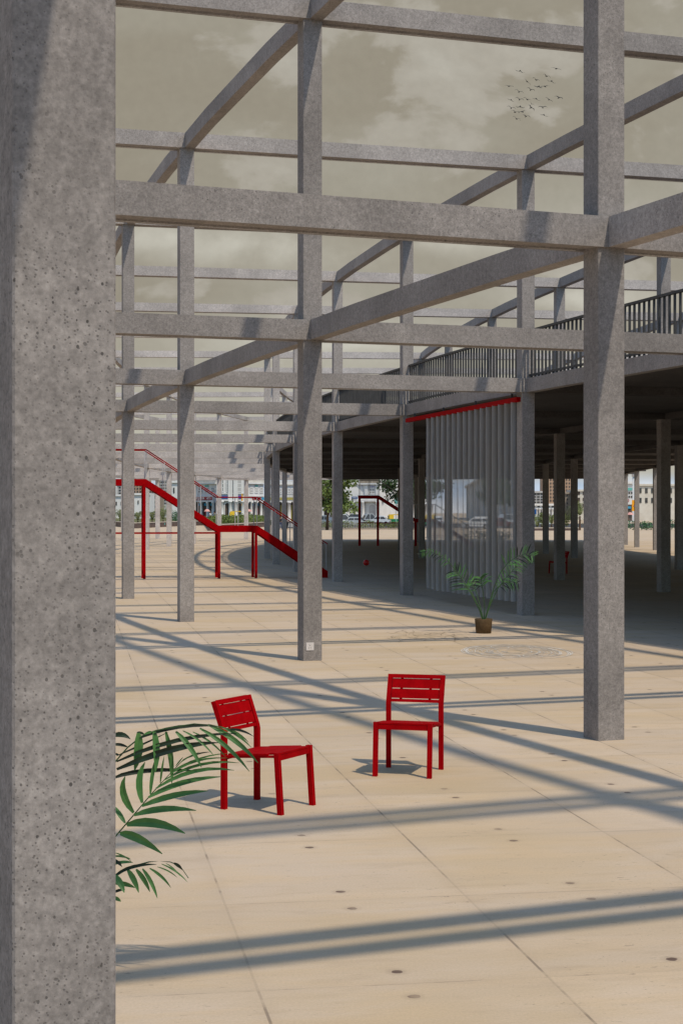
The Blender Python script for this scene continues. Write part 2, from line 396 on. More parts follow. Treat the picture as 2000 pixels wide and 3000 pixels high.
def ext(b, i, prof, r0, r1):           # extrude a (towards camera, z) outline along radial line i
    u = ud(i); n = nd(i)
    b.sweep([[(O3 - u * r + n * o + Vector((0, 0, z))) * S for o, z in prof] for r in (r0, r1)])
tk = .014
for H in (H1, H2):
    for i in range(IA, IB + 1):
        run = BH * SUN_LEN * (Vector((-sin(SUN_AZ), cos(SUN_AZ), 0)).dot(-nd(i))); f = BW / 2; lid = .078
        cuts = [rad(AA) + .25, rad(2) + .0, rad(AB) - .25] if H == H1 else [rad(AA) + .25, rad(AB) - .25]
        for part, (ro, ri) in enumerate(zip(cuts, cuts[1:])):
            b = MB()
            ext(b, i, [(f, H), (f, H + BH), (f - tk, H + BH), (f - tk, H + tk), (f - lid, H + tk), (f - lid, H)], ro, ri)
            ext(b, i, [(-f, H), (-f + .016, H), (-f + .016, H + tk), (-f + tk, H + tk), (-f + tk, H + BH), (-f, H + BH)], ro, ri)
            ext(b, i, [(-f + .019, H + .002), (-f + .024, H + .002), (-f + .024 + run * .93, H + BH * .95), (-f + .019 + run * .93, H + BH * .95)], ro - .02, ri + .02)  # added fin along the sun's slope, hides the sunlit rear leaf from below
            b.build('deck_beam' if part else 'cross_beam', CONC_SHADE if part else CTONES[haze_tone(i, 1 if H == H2 else 0)], frame)
RW, RO = .092, .020                    # ring beam width and its shift towards the centre
def ringpt(tt, r):                     # polygon with corners a quarter bay either side of every column
    k = math.floor((tt + .25) / .5) * .5 - .25; f = (tt - k) / .5
    return (O3 - ud(k) * r) * (1 - f) + (O3 - ud(k + .5) * r) * f
bays = []
for H in (H1, H2):
    for a in range(AA, AB + 1):
        for i in range(IA, IB):
            r = rad(a) - RO; e = (BW / 2 - .0015) / (r * radians(DT)); rings = []
            for tt in (i + e, i + .25, i + .75, i + 1 - e):
                q0 = ringpt(tt, r + RW / 2); q1 = ringpt(tt, r - RW / 2)
                z0, z1 = H + .001, H + BH - .001
                rings.append([(p + Vector((0, 0, z))) * S for p, z in ((q0, z0), (q1, z0), (q1, z1), (q0, z1))])
            mid = pt(i + .5, r, H); vis = mid.y > 2 and abs(mid.x / max(mid.y, .1)) < .26
            bays.append((0 if vis else 1, mid.length, rings, haze_tone(i, 1 if H == H2 else 0) if H == H2 or a < 3 else 5))
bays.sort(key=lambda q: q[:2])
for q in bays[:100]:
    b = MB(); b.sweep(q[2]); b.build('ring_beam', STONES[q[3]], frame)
b = MB()
for q in bays[100:]: b.sweep(q[2])
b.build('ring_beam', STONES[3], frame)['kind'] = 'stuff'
# deck slab on the inner bays
b = MB(); fine = [IA + k * .5 for k in range((IB - IA) * 2 + 1)]
rings = []
for tt in fine:
    q0 = O3 - ud(tt) * (rad(2) - .035); q1 = O3 - ud(tt) * (rad(5) + .0)
    rings.append([(p + Vector((0, 0, z))) * S for p, z in ((q0, 2.232), (q1, 2.232), (q1, 2.287), (q0, 2.287))])
b.sweep(rings); b.build('floor_deck', CONC_SHADE, frame)

# ------------------------------------------------------------------ deck railing
rl = thing('deck_railing', 'long charcoal railing of upright bars along the curved edge of the raised deck', 'railing')
for i in range(IA, IB):
    r = rad(2) - .010; L = r * radians(DT); e = (CS / 2 + .004) / L
    b = MB(); tp = MB(); bt = MB(); N = 44
    ts = [i + e, i + .25, i + .75, i + 1 - e]
    def rr(tt, z): return (ringpt(tt, r) + Vector((0, 0, z))) * S
    for k in range(N):
        tt = i + e + (1 - 2 * e) * (k + .5) / N; p = rr(tt, 0); u = ud(tt); n = nd(tt); hw = .0085 * S
        poly = [tuple((p + u * hw * sa + n * hw * sb)[:2]) for sa, sb in ((-1, -1), (1, -1), (1, 1), (-1, 1))]
        b.prism(poly, (H1 + BH - .002) * S, 2.742 * S)
    for k in range(3):
        tp.bar(rr(ts[k], 2.752), rr(ts[k + 1], 2.752), .032 * S, .022 * S)
        bt.bar(rr(ts[k], 2.322), rr(ts[k + 1], 2.322), .020 * S, .020 * S)
    pan = b.build('railing_panel', DARKM, rl)
    tp.build('top_rail', DARKM, pan); bt.build('bottom_rail', DARKM, pan)

# ------------------------------------------------------------------ curtain under the deck edge
rngc = random.Random(2)
ct = thing('curtain', 'sheer grey curtain of tall vertical strips hanging from a red rail under the deck edge', 'curtain')
PA = Vector((.782, 19.40, 0)); PB = Vector((1.742, 15.62, 0))
def cl_(t): return PA.lerp(PB, t)
b = MB(); dl = (PB - PA).normalized(); sd = Vector((dl.y, -dl.x, 0))
q0 = cl_(.0) + Vector((0, 0, 2.090)); q1 = cl_(.966) + Vector((0, 0, 2.090)); b.bar(q0 * S, q1 * S, .045 * S, .045 * S)
b.build('curtain_rail', RED, ct)
b = MB()
for t in (.08, .36, .64, .92):
    p = cl_(t); b.bar((p + Vector((0, 0, 2.112))) * S, (p + Vector((0, 0, 2.158))) * S, .02 * S)
b.build('rail_hanger', DARKM, ct)
NS = 16; xb = [1250 + 14.2 * k + .155 * k * k for k in range(NS + 1)]
def on_line(x):
    m_ = (x - 1000) / F; t = (m_ * PA.y - PA.x) / ((PB.x - PA.x) - m_ * (PB.y - PA.y)); return cl_(t)
for k in range(NS):
    b = MB(); c0 = on_line((xb[k] + xb[k + 1]) / 2); n_ = 9; cols = []; wd = (xb[k + 1] - xb[k]) / F * c0.y
    for j in range(n_):
        f = j / (n_ - 1) * 1.22 - .11; a = f - .5
        cols.append(Vector((c0.x + wd * a, c0.y + .012 + .036 * (f - .30) ** 2 * 1.9, 0)))
    ph = U(0, 6); ll = rngc.uniform(-.004, .004)
    zs = [.123 + ll + (2.070 - .123 - ll) * q / 10 for q in range(11)]
    b.sweep([[(c + Vector((.0016 * sin(z * 2.6 + ph), 0, z))) * S for c in cols] for z in zs], False, False)
    b.build('curtain_strip', CURT, ct, True)

# ------------------------------------------------------------------ red stairs
def stair(loc, rz, label, rails):
    root = thing('red_stair', label, 'stair', loc, rz, 'red steel stairs on the plaza')
    k = S
    prof = [(-1.69, 1.491), (-1.093, 1.491), (-.008, .795), (.575, .795), (1.655, .102), (1.655, .0), (1.575, .0), (.553, .697), (-.022, .697), (-1.107, 1.392), (-1.69, 1.392)]
    def stringer(y0, y1):
        b = MB(); n = len(prof)
        b.add([(s_ * k, y0 * k, z * k) for s_, z in prof] + [(s_ * k, y1 * k, z * k) for s_, z in prof],
              [(a, (a + 1) % n, n + (a + 1) % n, n + a) for a in range(n)] + [(0, 1, 9, 10), (1, 2, 8, 9), (2, 3, 7, 8), (3, 4, 6, 7), (4, 5, 6)]
              + [tuple(n + q for q in f)[::-1] for f in ((0, 1, 9, 10), (1, 2, 8, 9), (2, 3, 7, 8), (3, 4, 6, 7), (4, 5, 6))])
        b.build('stringer', RED, root)
    W = .36
    stringer(-.011, .011); stringer(W - .011, W + .011)
    for s_, h in ((-1.66, 1.392), (-1.118, 1.392), (-.003, .697), (.556, .697)):
        for y in (0, W):
            b = MB(); b.box((s_ - .019) * k, (s_ + .019) * k, (y - .018) * k, (y + .018) * k, -.03, h * k + .01); b.build('post', RED, root)
    for s0, s1, z in ((-1.69, -1.10, 1.455), (-.005, .572, .760)):
        b = MB(); b.box(s0 * k, s1 * k, .012 * k, (W - .012) * k, z * k, z * k + .03); b.build('landing', RED, root)
    for s0, z0, n in ((-1.10, 1.455, 9), (.572, .760, 9)):
        for j in range(n):
            b = MB(); sj = s0 + j * 1.085 / n; zj = z0 + .036 - .6405 * (j + 1) * 1.085 / n - .022
            b.box(sj * k, (sj + .1195) * k, .012 * k, (W - .012) * k, zj * k, zj * k + .030); b.build('tread', RED, root)
    b = MB(); b.box(-1.642 * k, -.023 * k, -.010 * k, .010 * k, .673 * k, .695 * k); b.build('tie_bar', RED, root)
    b = MB(); b.box(-1.642 * k, -.023 * k, (W - .01) * k, (W + .01) * k, .673 * k, .695 * k); b.build('tie_bar', RED, root)
    rp = [(-1.69, 1.93), (-1.093, 1.93), (-.008, 1.222), (.575, 1.222), (1.655, .512)]
    def rh(s_):
        for (a, za), (c, zc) in zip(rp, rp[1:]):
            if a <= s_ <= c: return za + (zc - za) * (s_ - a) / (c - a), (.0)
        return rp[-1][1], 0
    for y in (0.0, W):
        b = MB(); b.tube([(s_ * k, y * k, z * k) for s_, z in rp], .0085 * k, 8); b.build('handrail', rails, root)
        for s_ in (-1.66, -1.375, -1.09, -.82, -.55, -.28, -.005, .284, .57, .85, 1.13, 1.41, 1.63):
            zt = rh(s_)[0]; zb = zt - .43 if s_ <= .6 else zt - .41
            b = MB(); b.bar((s_ * k, y * k, zb * k), (s_ * k, y * k, zt * k - .012), .0105 * k); b.build('baluster', STEEL, root)
    return root
stair((-1.834 * S, 24.46 * S, 0), radians(10.8), 'red stair with two flights and red handrails between the left columns in the sun', RED)
stair((2.165 * S, 47.75 * S, 0), radians(-6.0), 'dark red stair with a grey handrail, far off in the shade under the deck', STEEL)

# ------------------------------------------------------------------ red chairs
def chair(label, loc, fx, fy):
    rz = atan2(fx, -fy)                          # the chair's front is its local -Y
    root = thing('chair', label, 'chair', loc, rz, 'red slatted chairs on the plaza')
    hw, hd, lg = .235, .25, .0195; rk = .031; SH = .459
    for sx_ in (-1, 1):
        b = MB(); x = sx_ * hw
        b.sweep([[(x - lg, -hd - lg, 0), (x + lg, -hd - lg, 0), (x + lg, -hd + lg, 0), (x - lg, -hd + lg, 0)],
                 [(x - lg, -hd + rk - lg, SH), (x + lg, -hd + rk - lg, SH), (x + lg, -hd + rk + lg, SH), (x - lg, -hd + rk + lg, SH)]])
        b.build('front_leg', RED, root)
        b = MB(); pr = [(hd, 0), (hd, .560), (hd + .006, .590), (hd + .088, .8185)]
        b.sweep([[(x - lg, y - lg, z), (x + lg, y - lg, z), (x + lg, y + lg, z - (.012 if k == 3 else 0)), (x - lg, y + lg, z - (.012 if k == 3 else 0))] for k, (y, z) in enumerate(pr)])
        b.build('back_leg', RED, root)
    b = MB(); y0 = -hd + rk - lg; n = 5; ysp = (2 * hd - rk) / n; g = .002; tl = .037
    for k in range(n):
        xs = hw - lg - .002 if k in (0, n - 1) else hw + lg - .002
        ya, yb_ = y0 + .004 + k * ysp * .99, y0 + .004 + (k + 1) * ysp * .99 - g; za, zb = SH - .002 - k * tl / n, SH - .002 - (k + 1) * tl / n
        b.sweep([[(x, ya, za - .014), (x, yb_, zb - .014), (x, yb_, zb), (x, ya, za)] for x in (-xs, xs)])
    b.build('seat', RED, root)
    b = MB(); b.box(-hw + lg, hw - lg, y0 + .004, y0 + .026, SH - .060, SH - .019); b.build('apron', RED, root)
    b = MB()
    for sx_ in (-1, 1): b.bar((sx_ * (hw - .004), y0 + .04, SH - .030), (sx_ * (hw - .004), hd - lg, SH - .024 - tl), .028, .017)
    b.box(-hw + lg, hw - lg, hd - .012, hd + .010, SH - .085, SH - .058)
    b.build('seat_rail', RED, root)
    def back(v):                                  # v = height; centre plane of the leaning backrest
        f = (v - .590) / (.8185 - .590); return hd + .006 + .082 * f
    def slat(z0, z1, xw, tkn=.012, nm='slat', dy=0):
        b = MB(); A_, B_ = back(z0) + dy, back(z1) + dy
        b.sweep([[(-xw, A_ - tkn, z0), (xw, A_ - tkn, z0), (xw, A_ + tkn * .3, z0), (-xw, A_ + tkn * .3, z0)],
                 [(-xw, B_ - tkn, z1), (xw, B_ - tkn, z1), (xw, B_ + tkn * .3, z1), (-xw, B_ + tkn * .3, z1)]])
        b.build(nm, RED, root)
    xi = hw - lg
    slat(.785, .8165, xi, .018, 'top_rail'); slat(.582, .606, xi, .016, 'lower_rail')
    slat(.6995, .7785, xi - .004); slat(.6135, .6925, xi - .004)
    b = MB()
    for sx_ in (-1, 1):
        A_, B_ = back(.600), back(.79); x = sx_ * .130
        b.sweep([[(x - .012, A_ + .006, .600), (x + .012, A_ + .006, .600), (x + .012, A_ + .012, .600), (x - .012, A_ + .012, .600)],
                 [(x - .012, B_ + .006, .79), (x + .012, B_ + .006, .79), (x + .012, B_ + .012, .79), (x - .012, B_ + .012, .79)]])
    b.build('slat_bracket', RED, root)
    return root
chair('red metal chair facing right, partly behind the near palm leaves', ((-.3921 - .2981 - .1957 - .1015) / 4 * S, (5.471 + 5.654 + 5.3616 + 5.5497) / 4 * S + .02, 0), .874, -.485)
chair('red metal chair facing the viewer in the open middle of the plaza', ((.1287 + .328 + .1855 + .3843) / 4 * S, (6.157 + 6.095 + 6.371 + 6.311) / 4 * S + .02, 0), -.2565, -.9666)
chair('small dark red chair half hidden behind a far column in the deck shade', (3.505 * S, 26.42 * S, 0), -.962, -.27)

# ------------------------------------------------------------------ palms
def leaf(b, a, v, t, w0, face, n=6):
    """lanceolate blade a -> t bending through v; face = direction its broad side looks at"""
    a, v, t = Vector(a), Vector(v), Vector(t); L = []
    for k in range(n + 1):
        f = k / n; p = a * (1 - f) ** 2 + v * 2 * f * (1 - f) + t * f * f
        d = ((v - a) * (1 - f) + (t - v) * f).normalized()
        s_ = d.cross(face)
        s_ = s_.normalized() if s_.length > 1e-5 else Vector((1, 0, 0))
        wd = w0 * max(.04, (sin(pi * min(1, (f * .92 + .06)) ** .85)) ** .8) * .5
        fold = face.normalized() * wd * .35
        L.append([p - s_ * wd + fold, p, p + s_ * wd + fold])
    vs = [q for r in L for q in r]; fs = []
    for k in range(n):
        for j in range(2):
            q = k * 3 + j; fs.append((q, q + 1, q + 4, q + 3))
    b.add(vs, fs)
def pot(root, r1, r2, h):
    b = MB(); b.lathe([(r2 - .012, .0), (r2, .006), (r1, h - .006), (r1 - .004, h), (r1 - .022, h), (r1 - .024, h - .03), (.02, h - .034)], 32); b.build('pot', POT, root, True)
    b = MB(); b.lathe([(r1 - .026, h - .05), (r1 - .028, h - .024), (.01, h - .018)], 24); b.build('soil', SOIL, root)

# the near one, hidden behind the left column except for its leaves
ZN = 3.5 * S
np_ = thing('potted_palm', 'close palm whose broad green leaves reach out from behind the left column', 'potted plant', (gx(150, ZN), ZN + .05, 0), 0, 'potted palms on the plaza')
NB = Vector(np_.location)
pot(np_, .17, .14, .28)
def nz(x, y, d=0.0): return px(320 + .4145 * x, 1950 + .4145 * y, ZN + d) - NB
def wz(w_): return w_ * .4145 / F * ZN
TOW = Vector((0, -1, .25))
NF = [
 ([(-230, 1500, .02), (-120, 1000, 0), (-20, 760, 0), (60, 660, 0), (130, 580, 0), (230, 500, -.02), (330, 460, -.03), (420, 443, -.04), (520, 425, -.05), (600, 412, -.05), (720, 420, -.05), (800, 440, -.04), (880, 462, -.03)],
  [(205, 478, 178, 745, 62, 0), (315, 460, 325, 755, 48, 0), (400, 468, 442, 838, 38, 0), (470, 468, 652, 722, 36, 0), (520, 462, 742, 642, 16, 0), (590, 470, 825, 650, 14, 0), (640, 445, 990, 750, 30, 0), (700, 420, 1052, 690, 36, 0), (780, 432, 1005, 582, 18, 0), (820, 442, 985, 545, 15, 0), (300, 470, 240, 490, 18, 0),
   (52, 735, 770, 546, 46, 1, 480, 545), (52, 680, 900, 482, 30, 1, 480, 480), (215, 515, 790, 432, 26, 1, 480, 400), (52, 640, 420, 470, 14, 1, 240, 560), (20, 500, 150, 522, 36, 1, 90, 470), (20, 560, 135, 580, 22, 1), (195, 475, 250, 490, 20, 1), (840, 452, 1020, 502, 18, 1, 930, 445), (20, 800, 650, 748, 32, 1, 200, 715), (20, 625, 75, 637, 14, 1)]),
 ([(-220, 1560, .0), (-120, 1400, 0), (30, 1225, 0), (120, 1120, 0), (200, 1025, 0), (280, 930, 0), (350, 850, 0), (430, 765, 0), (520, 670, .01)],
  [(75, 1190, 375, 1333, 58, 0, 180, 1180), (122, 1128, 536, 1188, 62, 0, 310, 1070), (175, 1060, 614, 1026, 46, 0, 370, 990), (230, 995, 698, 887, 42, 0, 450, 900), (275, 935, 792, 787, 38, 0, 500, 800), (330, 870, 882, 742, 28, 0, 600, 690), (390, 810, 918, 690, 20, 0, 640, 650), (430, 770, 835, 655, 15, 0, 600, 640), (450, 742, 835, 622, 12, 0), (172, 1042, 112, 785, 48, 0, 60, 900), (232, 972, 252, 684, 46, 0, 180, 800), (290, 912, 332, 650, 26, 0, 300, 760), (360, 832, 388, 640, 15, 0), (112, 1115, 20, 985, 32, 0), (430, 752, 442, 618, 14, 0), (470, 712, 522, 648, 10, 0), (500, 690, 640, 612, 8, 0), (520, 668, 715, 612, 12, 1)]),
 ([(-230, 1750, 0), (-100, 1600, 0), (30, 1500, 0), (150, 1425, 0), (280, 1390, 0), (350, 1385, 0), (430, 1390, 0), (500, 1418, 0), (560, 1505, 0)],
  [(130, 1445, 208, 1607, 40, 0), (190, 1442, 287, 1602, 34, 0), (235, 1438, 340, 1647, 28, 0), (285, 1435, 435, 1572, 20, 0), (340, 1425, 482, 1502, 10, 0), (370, 1405, 555, 1535, 12, 0), (400, 1400, 500, 1492, 8, 0), (40, 1485, 335, 1408, 24, 1, 160, 1400), (30, 1480, 106, 1608, 44, 0), (30, 1540, 182, 1573, 32, 0), (20, 1610, 112, 1585, 20, 1), (20, 1640, 82, 1671, 26, 0), (20, 1408, 168, 1395, 22, 0), (20, 1350, 155, 1372, 14, 0), (455, 1398, 516, 1447, 22, 1), (40, 1325, 160, 1392, 10, 0), (20, 1370, 90, 1425, 22, 1)]),
]
for st, lv in NF:
    b = MB(); b.tube([nz(*p) for p in st], [wz(7 - 5 * k / len(st)) for k in range(len(st))], 6); b.cur = 1
    for q in lv:
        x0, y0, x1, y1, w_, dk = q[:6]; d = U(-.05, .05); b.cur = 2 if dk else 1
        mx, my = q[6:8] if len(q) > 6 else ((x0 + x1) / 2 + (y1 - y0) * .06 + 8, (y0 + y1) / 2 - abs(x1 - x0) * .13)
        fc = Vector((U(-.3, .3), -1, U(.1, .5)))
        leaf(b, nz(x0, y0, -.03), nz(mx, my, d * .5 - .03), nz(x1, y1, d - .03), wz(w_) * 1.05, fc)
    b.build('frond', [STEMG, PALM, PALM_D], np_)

# the one in the brown pot
ZP = 13.44 * S
pp = thing('potted_palm', 'slender palm in a round brown pot standing on the plaza by the curtain', 'potted plant', (gx(1416, ZP), ZP, 0), 0, 'potted palms on the plaza')
PBs = Vector(pp.location); pot(pp, .165, .142, .268)
def pz(x, y, d=0.0): return px(1200 + .3189 * x, 1580 + .3189 * y, ZP + d) - PBs
def wp(w_): return w_ * .3189 / F * ZP
def interp(P3, f):
    k = min(int(f * (len(P3) - 1)), len(P3) - 2); g = f * (len(P3) - 1) - k
    return P3[k].lerp(P3[k + 1], g), (P3[k + 1] - P3[k]).normalized()
FR = [  # stem points (x, y, depth), leaf start, count, longest leaf, droop, width
 ([(668, 742, 0), (640, 650, 0), (590, 550, .02), (530, 440, .05), (430, 295, .10), (340, 190, .12), (240, 128, .14), (150, 105, .15), (88, 140, .16)], .58, 15, 55, .5, 11),
 ([(672, 742, .02), (640, 640, .05), (585, 520, .10), (520, 420, .14), (455, 335, .16), (400, 285, .18)], .50, 11, 150, .12, 14),
 ([(688, 742, 0), (722, 620, .0), (770, 450, -.03), (830, 310, -.06), (900, 215, -.1), (1000, 150, -.14), (1080, 130, -.16), (1140, 160, -.17)], .52, 15, 118, .12, 13),
 ([(680, 742, -.02), (688, 640, -.06), (672, 480, -.14), (655, 385, -.25), (650, 350, -.36)], .58, 11, 130, .35, 12),
 ([(690, 742, .03), (720, 640, .08), (770, 480, .16), (840, 410, .26), (920, 385, .34), (995, 405, .40)], .50, 13, 85, .45, 10),
 ([(692, 742, .03), (735, 610, .10), (810, 450, .20), (890, 345, .28), (960, 270, .32), (1040, 210, .36)], .48, 12, 105, .30, 11),
 ([(676, 742, .04), (652, 640, .12), (620, 520, .22), (590, 430, .32), (560, 395, .40)], .6, 9, 110, .35, 11),
]
for st, f0, n, ll, dr, w0 in [(a_, b_, int(c_ * .85), d_, e_ * .9, g_) for a_, b_, c_, d_, e_, g_ in FR]:
    P3 = [pz(*p) for p in st]; b = MB(); b.tube(P3, [wp(5.5 - 4.2 * k / len(P3)) for k in range(len(P3))], 6)
    for k in range(n):
        for sd_ in (-1, 1):
            f = f0 + (1 - f0) * (k + .5 + .2 * sd_) / n; p, d = interp(P3, min(f, .999))
            side = d.cross(Vector((U(-.25, .25), -1, U(-.1, .3)))).normalized() * sd_
            L = wp(ll) * 1.12 * (1 - .55 * ((k / n) ** 1.6)) * U(.85, 1.12)
            dirv = (d * .62 + side * .95 + Vector((0, U(-.35, .35), 0))).normalized()
            t = p + dirv * L + Vector((0, 0, -dr * L * U(.6, 1.2)))
            v = p + dirv * L * .55 + Vector((0, 0, L * .08))
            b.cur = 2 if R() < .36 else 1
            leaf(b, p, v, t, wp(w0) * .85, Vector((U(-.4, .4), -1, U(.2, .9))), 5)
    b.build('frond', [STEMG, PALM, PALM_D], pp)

# ------------------------------------------------------------------ small things near by
bl = thing('ball', 'shiny red ball with a pale seam lying in the deck shade', 'ball', (.462 * S, 30.3 * S, .132))
def ballm(t, b, pos): t.put(b.inputs['Base Color'], t.mix(t.ss(t.noise(pos, 14, 3, .6), .3, .7), (.85, .016, .016), (.66, .010, .010)))
b = MB(); b.ball((0, 0, 0), .132, 28, 18); b.build('ball_skin', material('ball_red', (.5, .01, .01), .25, .5, ballm), bl, True)
b = MB(); sm = []
for k in range(33):
    t = 2 * pi * k / 32; sm.append((.132 * cos(t) * .94 + .03, -.132 * .28 * cos(t) - .030, .133 * sin(t)))
sm = [Vector(p).normalized() * .1325 for p in sm]
b.tube(sm, .0042, 6); b.build('seam', LETTER, bl)

B1 = pt(1, rad(1)); u1, n1v = ud(1), nd(1)
kx = (-.5 + (739 - 522) / (1138 - 522)) * CS
sp_ = B1 + n1v * (CS / 2 * S + .001) + u1 * kx * S + Vector((0, 0, (842 - 370) * .0893 / 434 * S))
so = thing('wall_socket', 'white square power socket low on the front of the middle column', 'socket', sp_, atan2(u1.y, u1.x))
hw = .0265 * S
b = MB(); b.box(-hw, hw, -.009, .0, -hw, hw); b.build('cover_plate', PLASTIC, so)
for x, z, r in ((-.005, .012, .0062), (-.018, -.022, .0055), (.011, -.022, .0055), (-.012, .028, .004)):
    b = MB(); b.M = Matrix.Rotation(radians(90), 4, 'X')
    b.lathe([(r, 0.0085), (r, .0104), (.0005, .0105)], 14, (x, z, 0)); b.build('pin_hole', BLACK, so)

# chalk pattern and brown marks on the slabs
def ribbon(b, pts, wd, z):
    for (a, c) in zip(pts, pts[1:]):
        d = Vector((c[0] - a[0], c[1] - a[1], 0)); L = d.length
        if L < 1e-6: continue
        s_ = Vector((-d.y, d.x, 0)) / L * wd / 2; e = d / L * wd * .25
        a3 = Vector((a[0], a[1], z)) - e; c3 = Vector((c[0], c[1], z)) + e
        b.add([a3 - s_, c3 - s_, c3 + s_, a3 + s_], [(0, 1, 2, 3)])
rng = random.Random(5)
b = MB(); cx, cy = 1.246 * S, 11.65 * S; rx, ry = .385 * S, .62 * S
for k in range(80):
    f = rng.choice((.2, .32, .42, .5, .58, .66, .75, .85, .93, 1.0)) * rng.uniform(.95, 1.05); a0 = rng.uniform(0, 6.28); ln = rng.uniform(.5, 2.6)
    ph = rng.uniform(0, 6.28); am = rng.uniform(.01, .05); ox = rng.uniform(-.06, .06) * rx
    pts = [(cx + ox + rx * f * (1 + am * sin(3 * a + ph)) * cos(a), cy + ry * f * (1 + am * sin(5 * a + ph)) * sin(a)) for a in [a0 + ln * q / 22 for q in range(23)]]
    ribbon(b, pts, rng.uniform(.008, .020), .004 + .00003 * k)
for k in range(10):
    a = 2 * pi * k / 10; pts = []
    for q in range(21):
        t = 2 * pi * q / 20; r_ = .62 + .2 * cos(t); aa = a + .26 * sin(t)
        pts.append((cx + rx * r_ * cos(aa), cy + ry * r_ * sin(aa)))
    ribbon(b, pts, .016, .0068 + .00004 * k)
tag(b.build('chalk_drawing', CHALK), 'round white chalk pattern of swirling lines on the slabs in front of the palm pot', 'chalk drawing')
b = MB()
for k in range(60):
    x0 = rng.uniform(.43, 1.02) * S; y0 = rng.uniform(12.7, 13.6) * S; a = rng.uniform(-.4, .4) + (pi if rng.random() < .5 else 0); pts = [(x0, y0)]
    for q in range(8):
        a += rng.uniform(-.7, .7); x0 += cos(a) * .035; y0 += sin(a) * .10; pts.append((x0, y0))
    ribbon(b, pts, rng.uniform(.008, .016), .004 + .00004 * k)
tag(b.build('scribbled_marks', DIRT), 'faint brown scribbled marks on the slabs left of the palm pot', 'floor marks', None, 'stuff')

# ------------------------------------------------------------------ birds
def bird(label, x, y, span, roll, flap, yaw, Zd):
    z = Zd; c = px(1460 + .153 * x, 170 + .153 * y, z)
    b = MB(); s_ = span
    b.M = Matrix.Translation(Vector((0, 0, 0)))
    pr = [(.50, .004), (.44, .022), (.36, .030), (.30, .026), (.16, .060), (0, .070), (-.16, .052), (-.30, .030), (-.46, .050), (-.50, .012)]
    b.sweep([[(cos(2*pi*j/8) * r * s_, yy * .62 * s_, sin(2*pi*j/8) * r * .85 * s_) for j in range(8)] for yy, r in pr])
    for sg in (-1, 1):
        st = [(0, 0), (.16, .09), (.30, .13), (.42, .08), (.52, .0)]
        rings = []
        for k, (xx, up) in enumerate(st):
            ch = (.18, .17, .14, .095, .02)[k] * s_; yy = (.03, .05, .06, .01, -.07)[k] * s_; z_ = up * flap * s_; tkn = (.02, .015, .010, .006, .003)[k] * s_
            rings.append([(sg * xx * s_, yy + ch * .5, z_), (sg * xx * s_, yy, z_ + tkn), (sg * xx * s_, yy - ch * .7, z_), (sg * xx * s_, yy, z_ - tkn)])
        b.sweep(rings)
    o = b.build('bird', BIRD)
    o.location = c; o.rotation_euler = (radians(U(15, 35)), radians(roll), radians(yaw))
    return tag(o, label, 'bird', 'flock of birds in the sky')
BD = [
 (412, 235, 20, -.9, 'small dark bird at the top left of the flock'), (1107, 195, 18, .15, 'big dark bird with straight wings, topmost and alone at the flock\'s upper right'),
 (915, 340, 14, 1.0, 'dark bird with drooping right wing, just below the topmost straight-winged bird'), (545, 445, 38, .5, 'tilted dark bird at the upper left of the flock, left of two arched ones'),
 (715, 410, 16, .9, 'arched dark bird left of the brown cloud gap near the top of the flock'), (1015, 430, 22, -.9, 'small dark bird with raised wings at the upper right of the flock'),
 (205, 530, 12, .3, 'dark bird at the far left end of the flock'), (765, 535, 18, -.7, 'left bird of the touching pair in the upper middle of the flock'),
 (885, 535, -8, .3, 'right bird of the touching pair in the upper middle of the flock'), (390, 640, 20, 1.0, 'dark bird with arched wings above the row of birds at left'),
 (615, 600, 22, .9, 'dark arched bird just below the touching upper pair'), (240, 790, 25, -.9, 'leftmost small bird in the middle row of the flock'),
 (400, 785, 16, .9, 'second bird from the left in the middle row of the flock'), (545, 785, 16, .8, 'third bird from the left in the middle row of the flock'),
 (722, 772, 14, -.7, 'fourth bird from the left in the middle row of the flock'), (965, 788, 32, .3, 'steeply tilted bird at the right of the middle row'),
 (1155, 752, 22, .6, 'dark bird at the far right end of the flock, nearest the tall column'), (632, 872, 34, .9, 'small tilted bird just under the middle row of the flock'),
 (240, 950, 16, 1.0, 'leftmost bird in the lower part of the flock'), (415, 918, 8, -1.0, 'dark bird with raised wings in the lower left of the flock'),
 (620, 945, 44, .8, 'steeply tilted dark bird in the lower middle of the flock'), (845, 935, 2, .6, 'level bird with spread wings in the lower right of the flock'),
 (318, 1030, 18, 1.0, 'left bird of the touching pair in the lower flock'), (450, 1022, -16, .4, 'right bird of the touching pair in the lower flock'),
 (525, 1110, 16, .8, 'second lowest bird, below the touching lower pair'), (868, 1080, 14, -.6, 'lowest bird on the right side of the flock'),
 (340, 1158, 20, 1.1, 'lowest bird of the whole flock, at its bottom left')]
for k, (x, y, roll, fl, lab) in enumerate(BD):
    sp = (1.0 if k == 1 else .86) * (.8 if k in (11, 17) else 1)
    bird(lab, x, y, .98 * sp, roll, fl * 1.15, U(-25, 25), 150 + U(-8, 8))

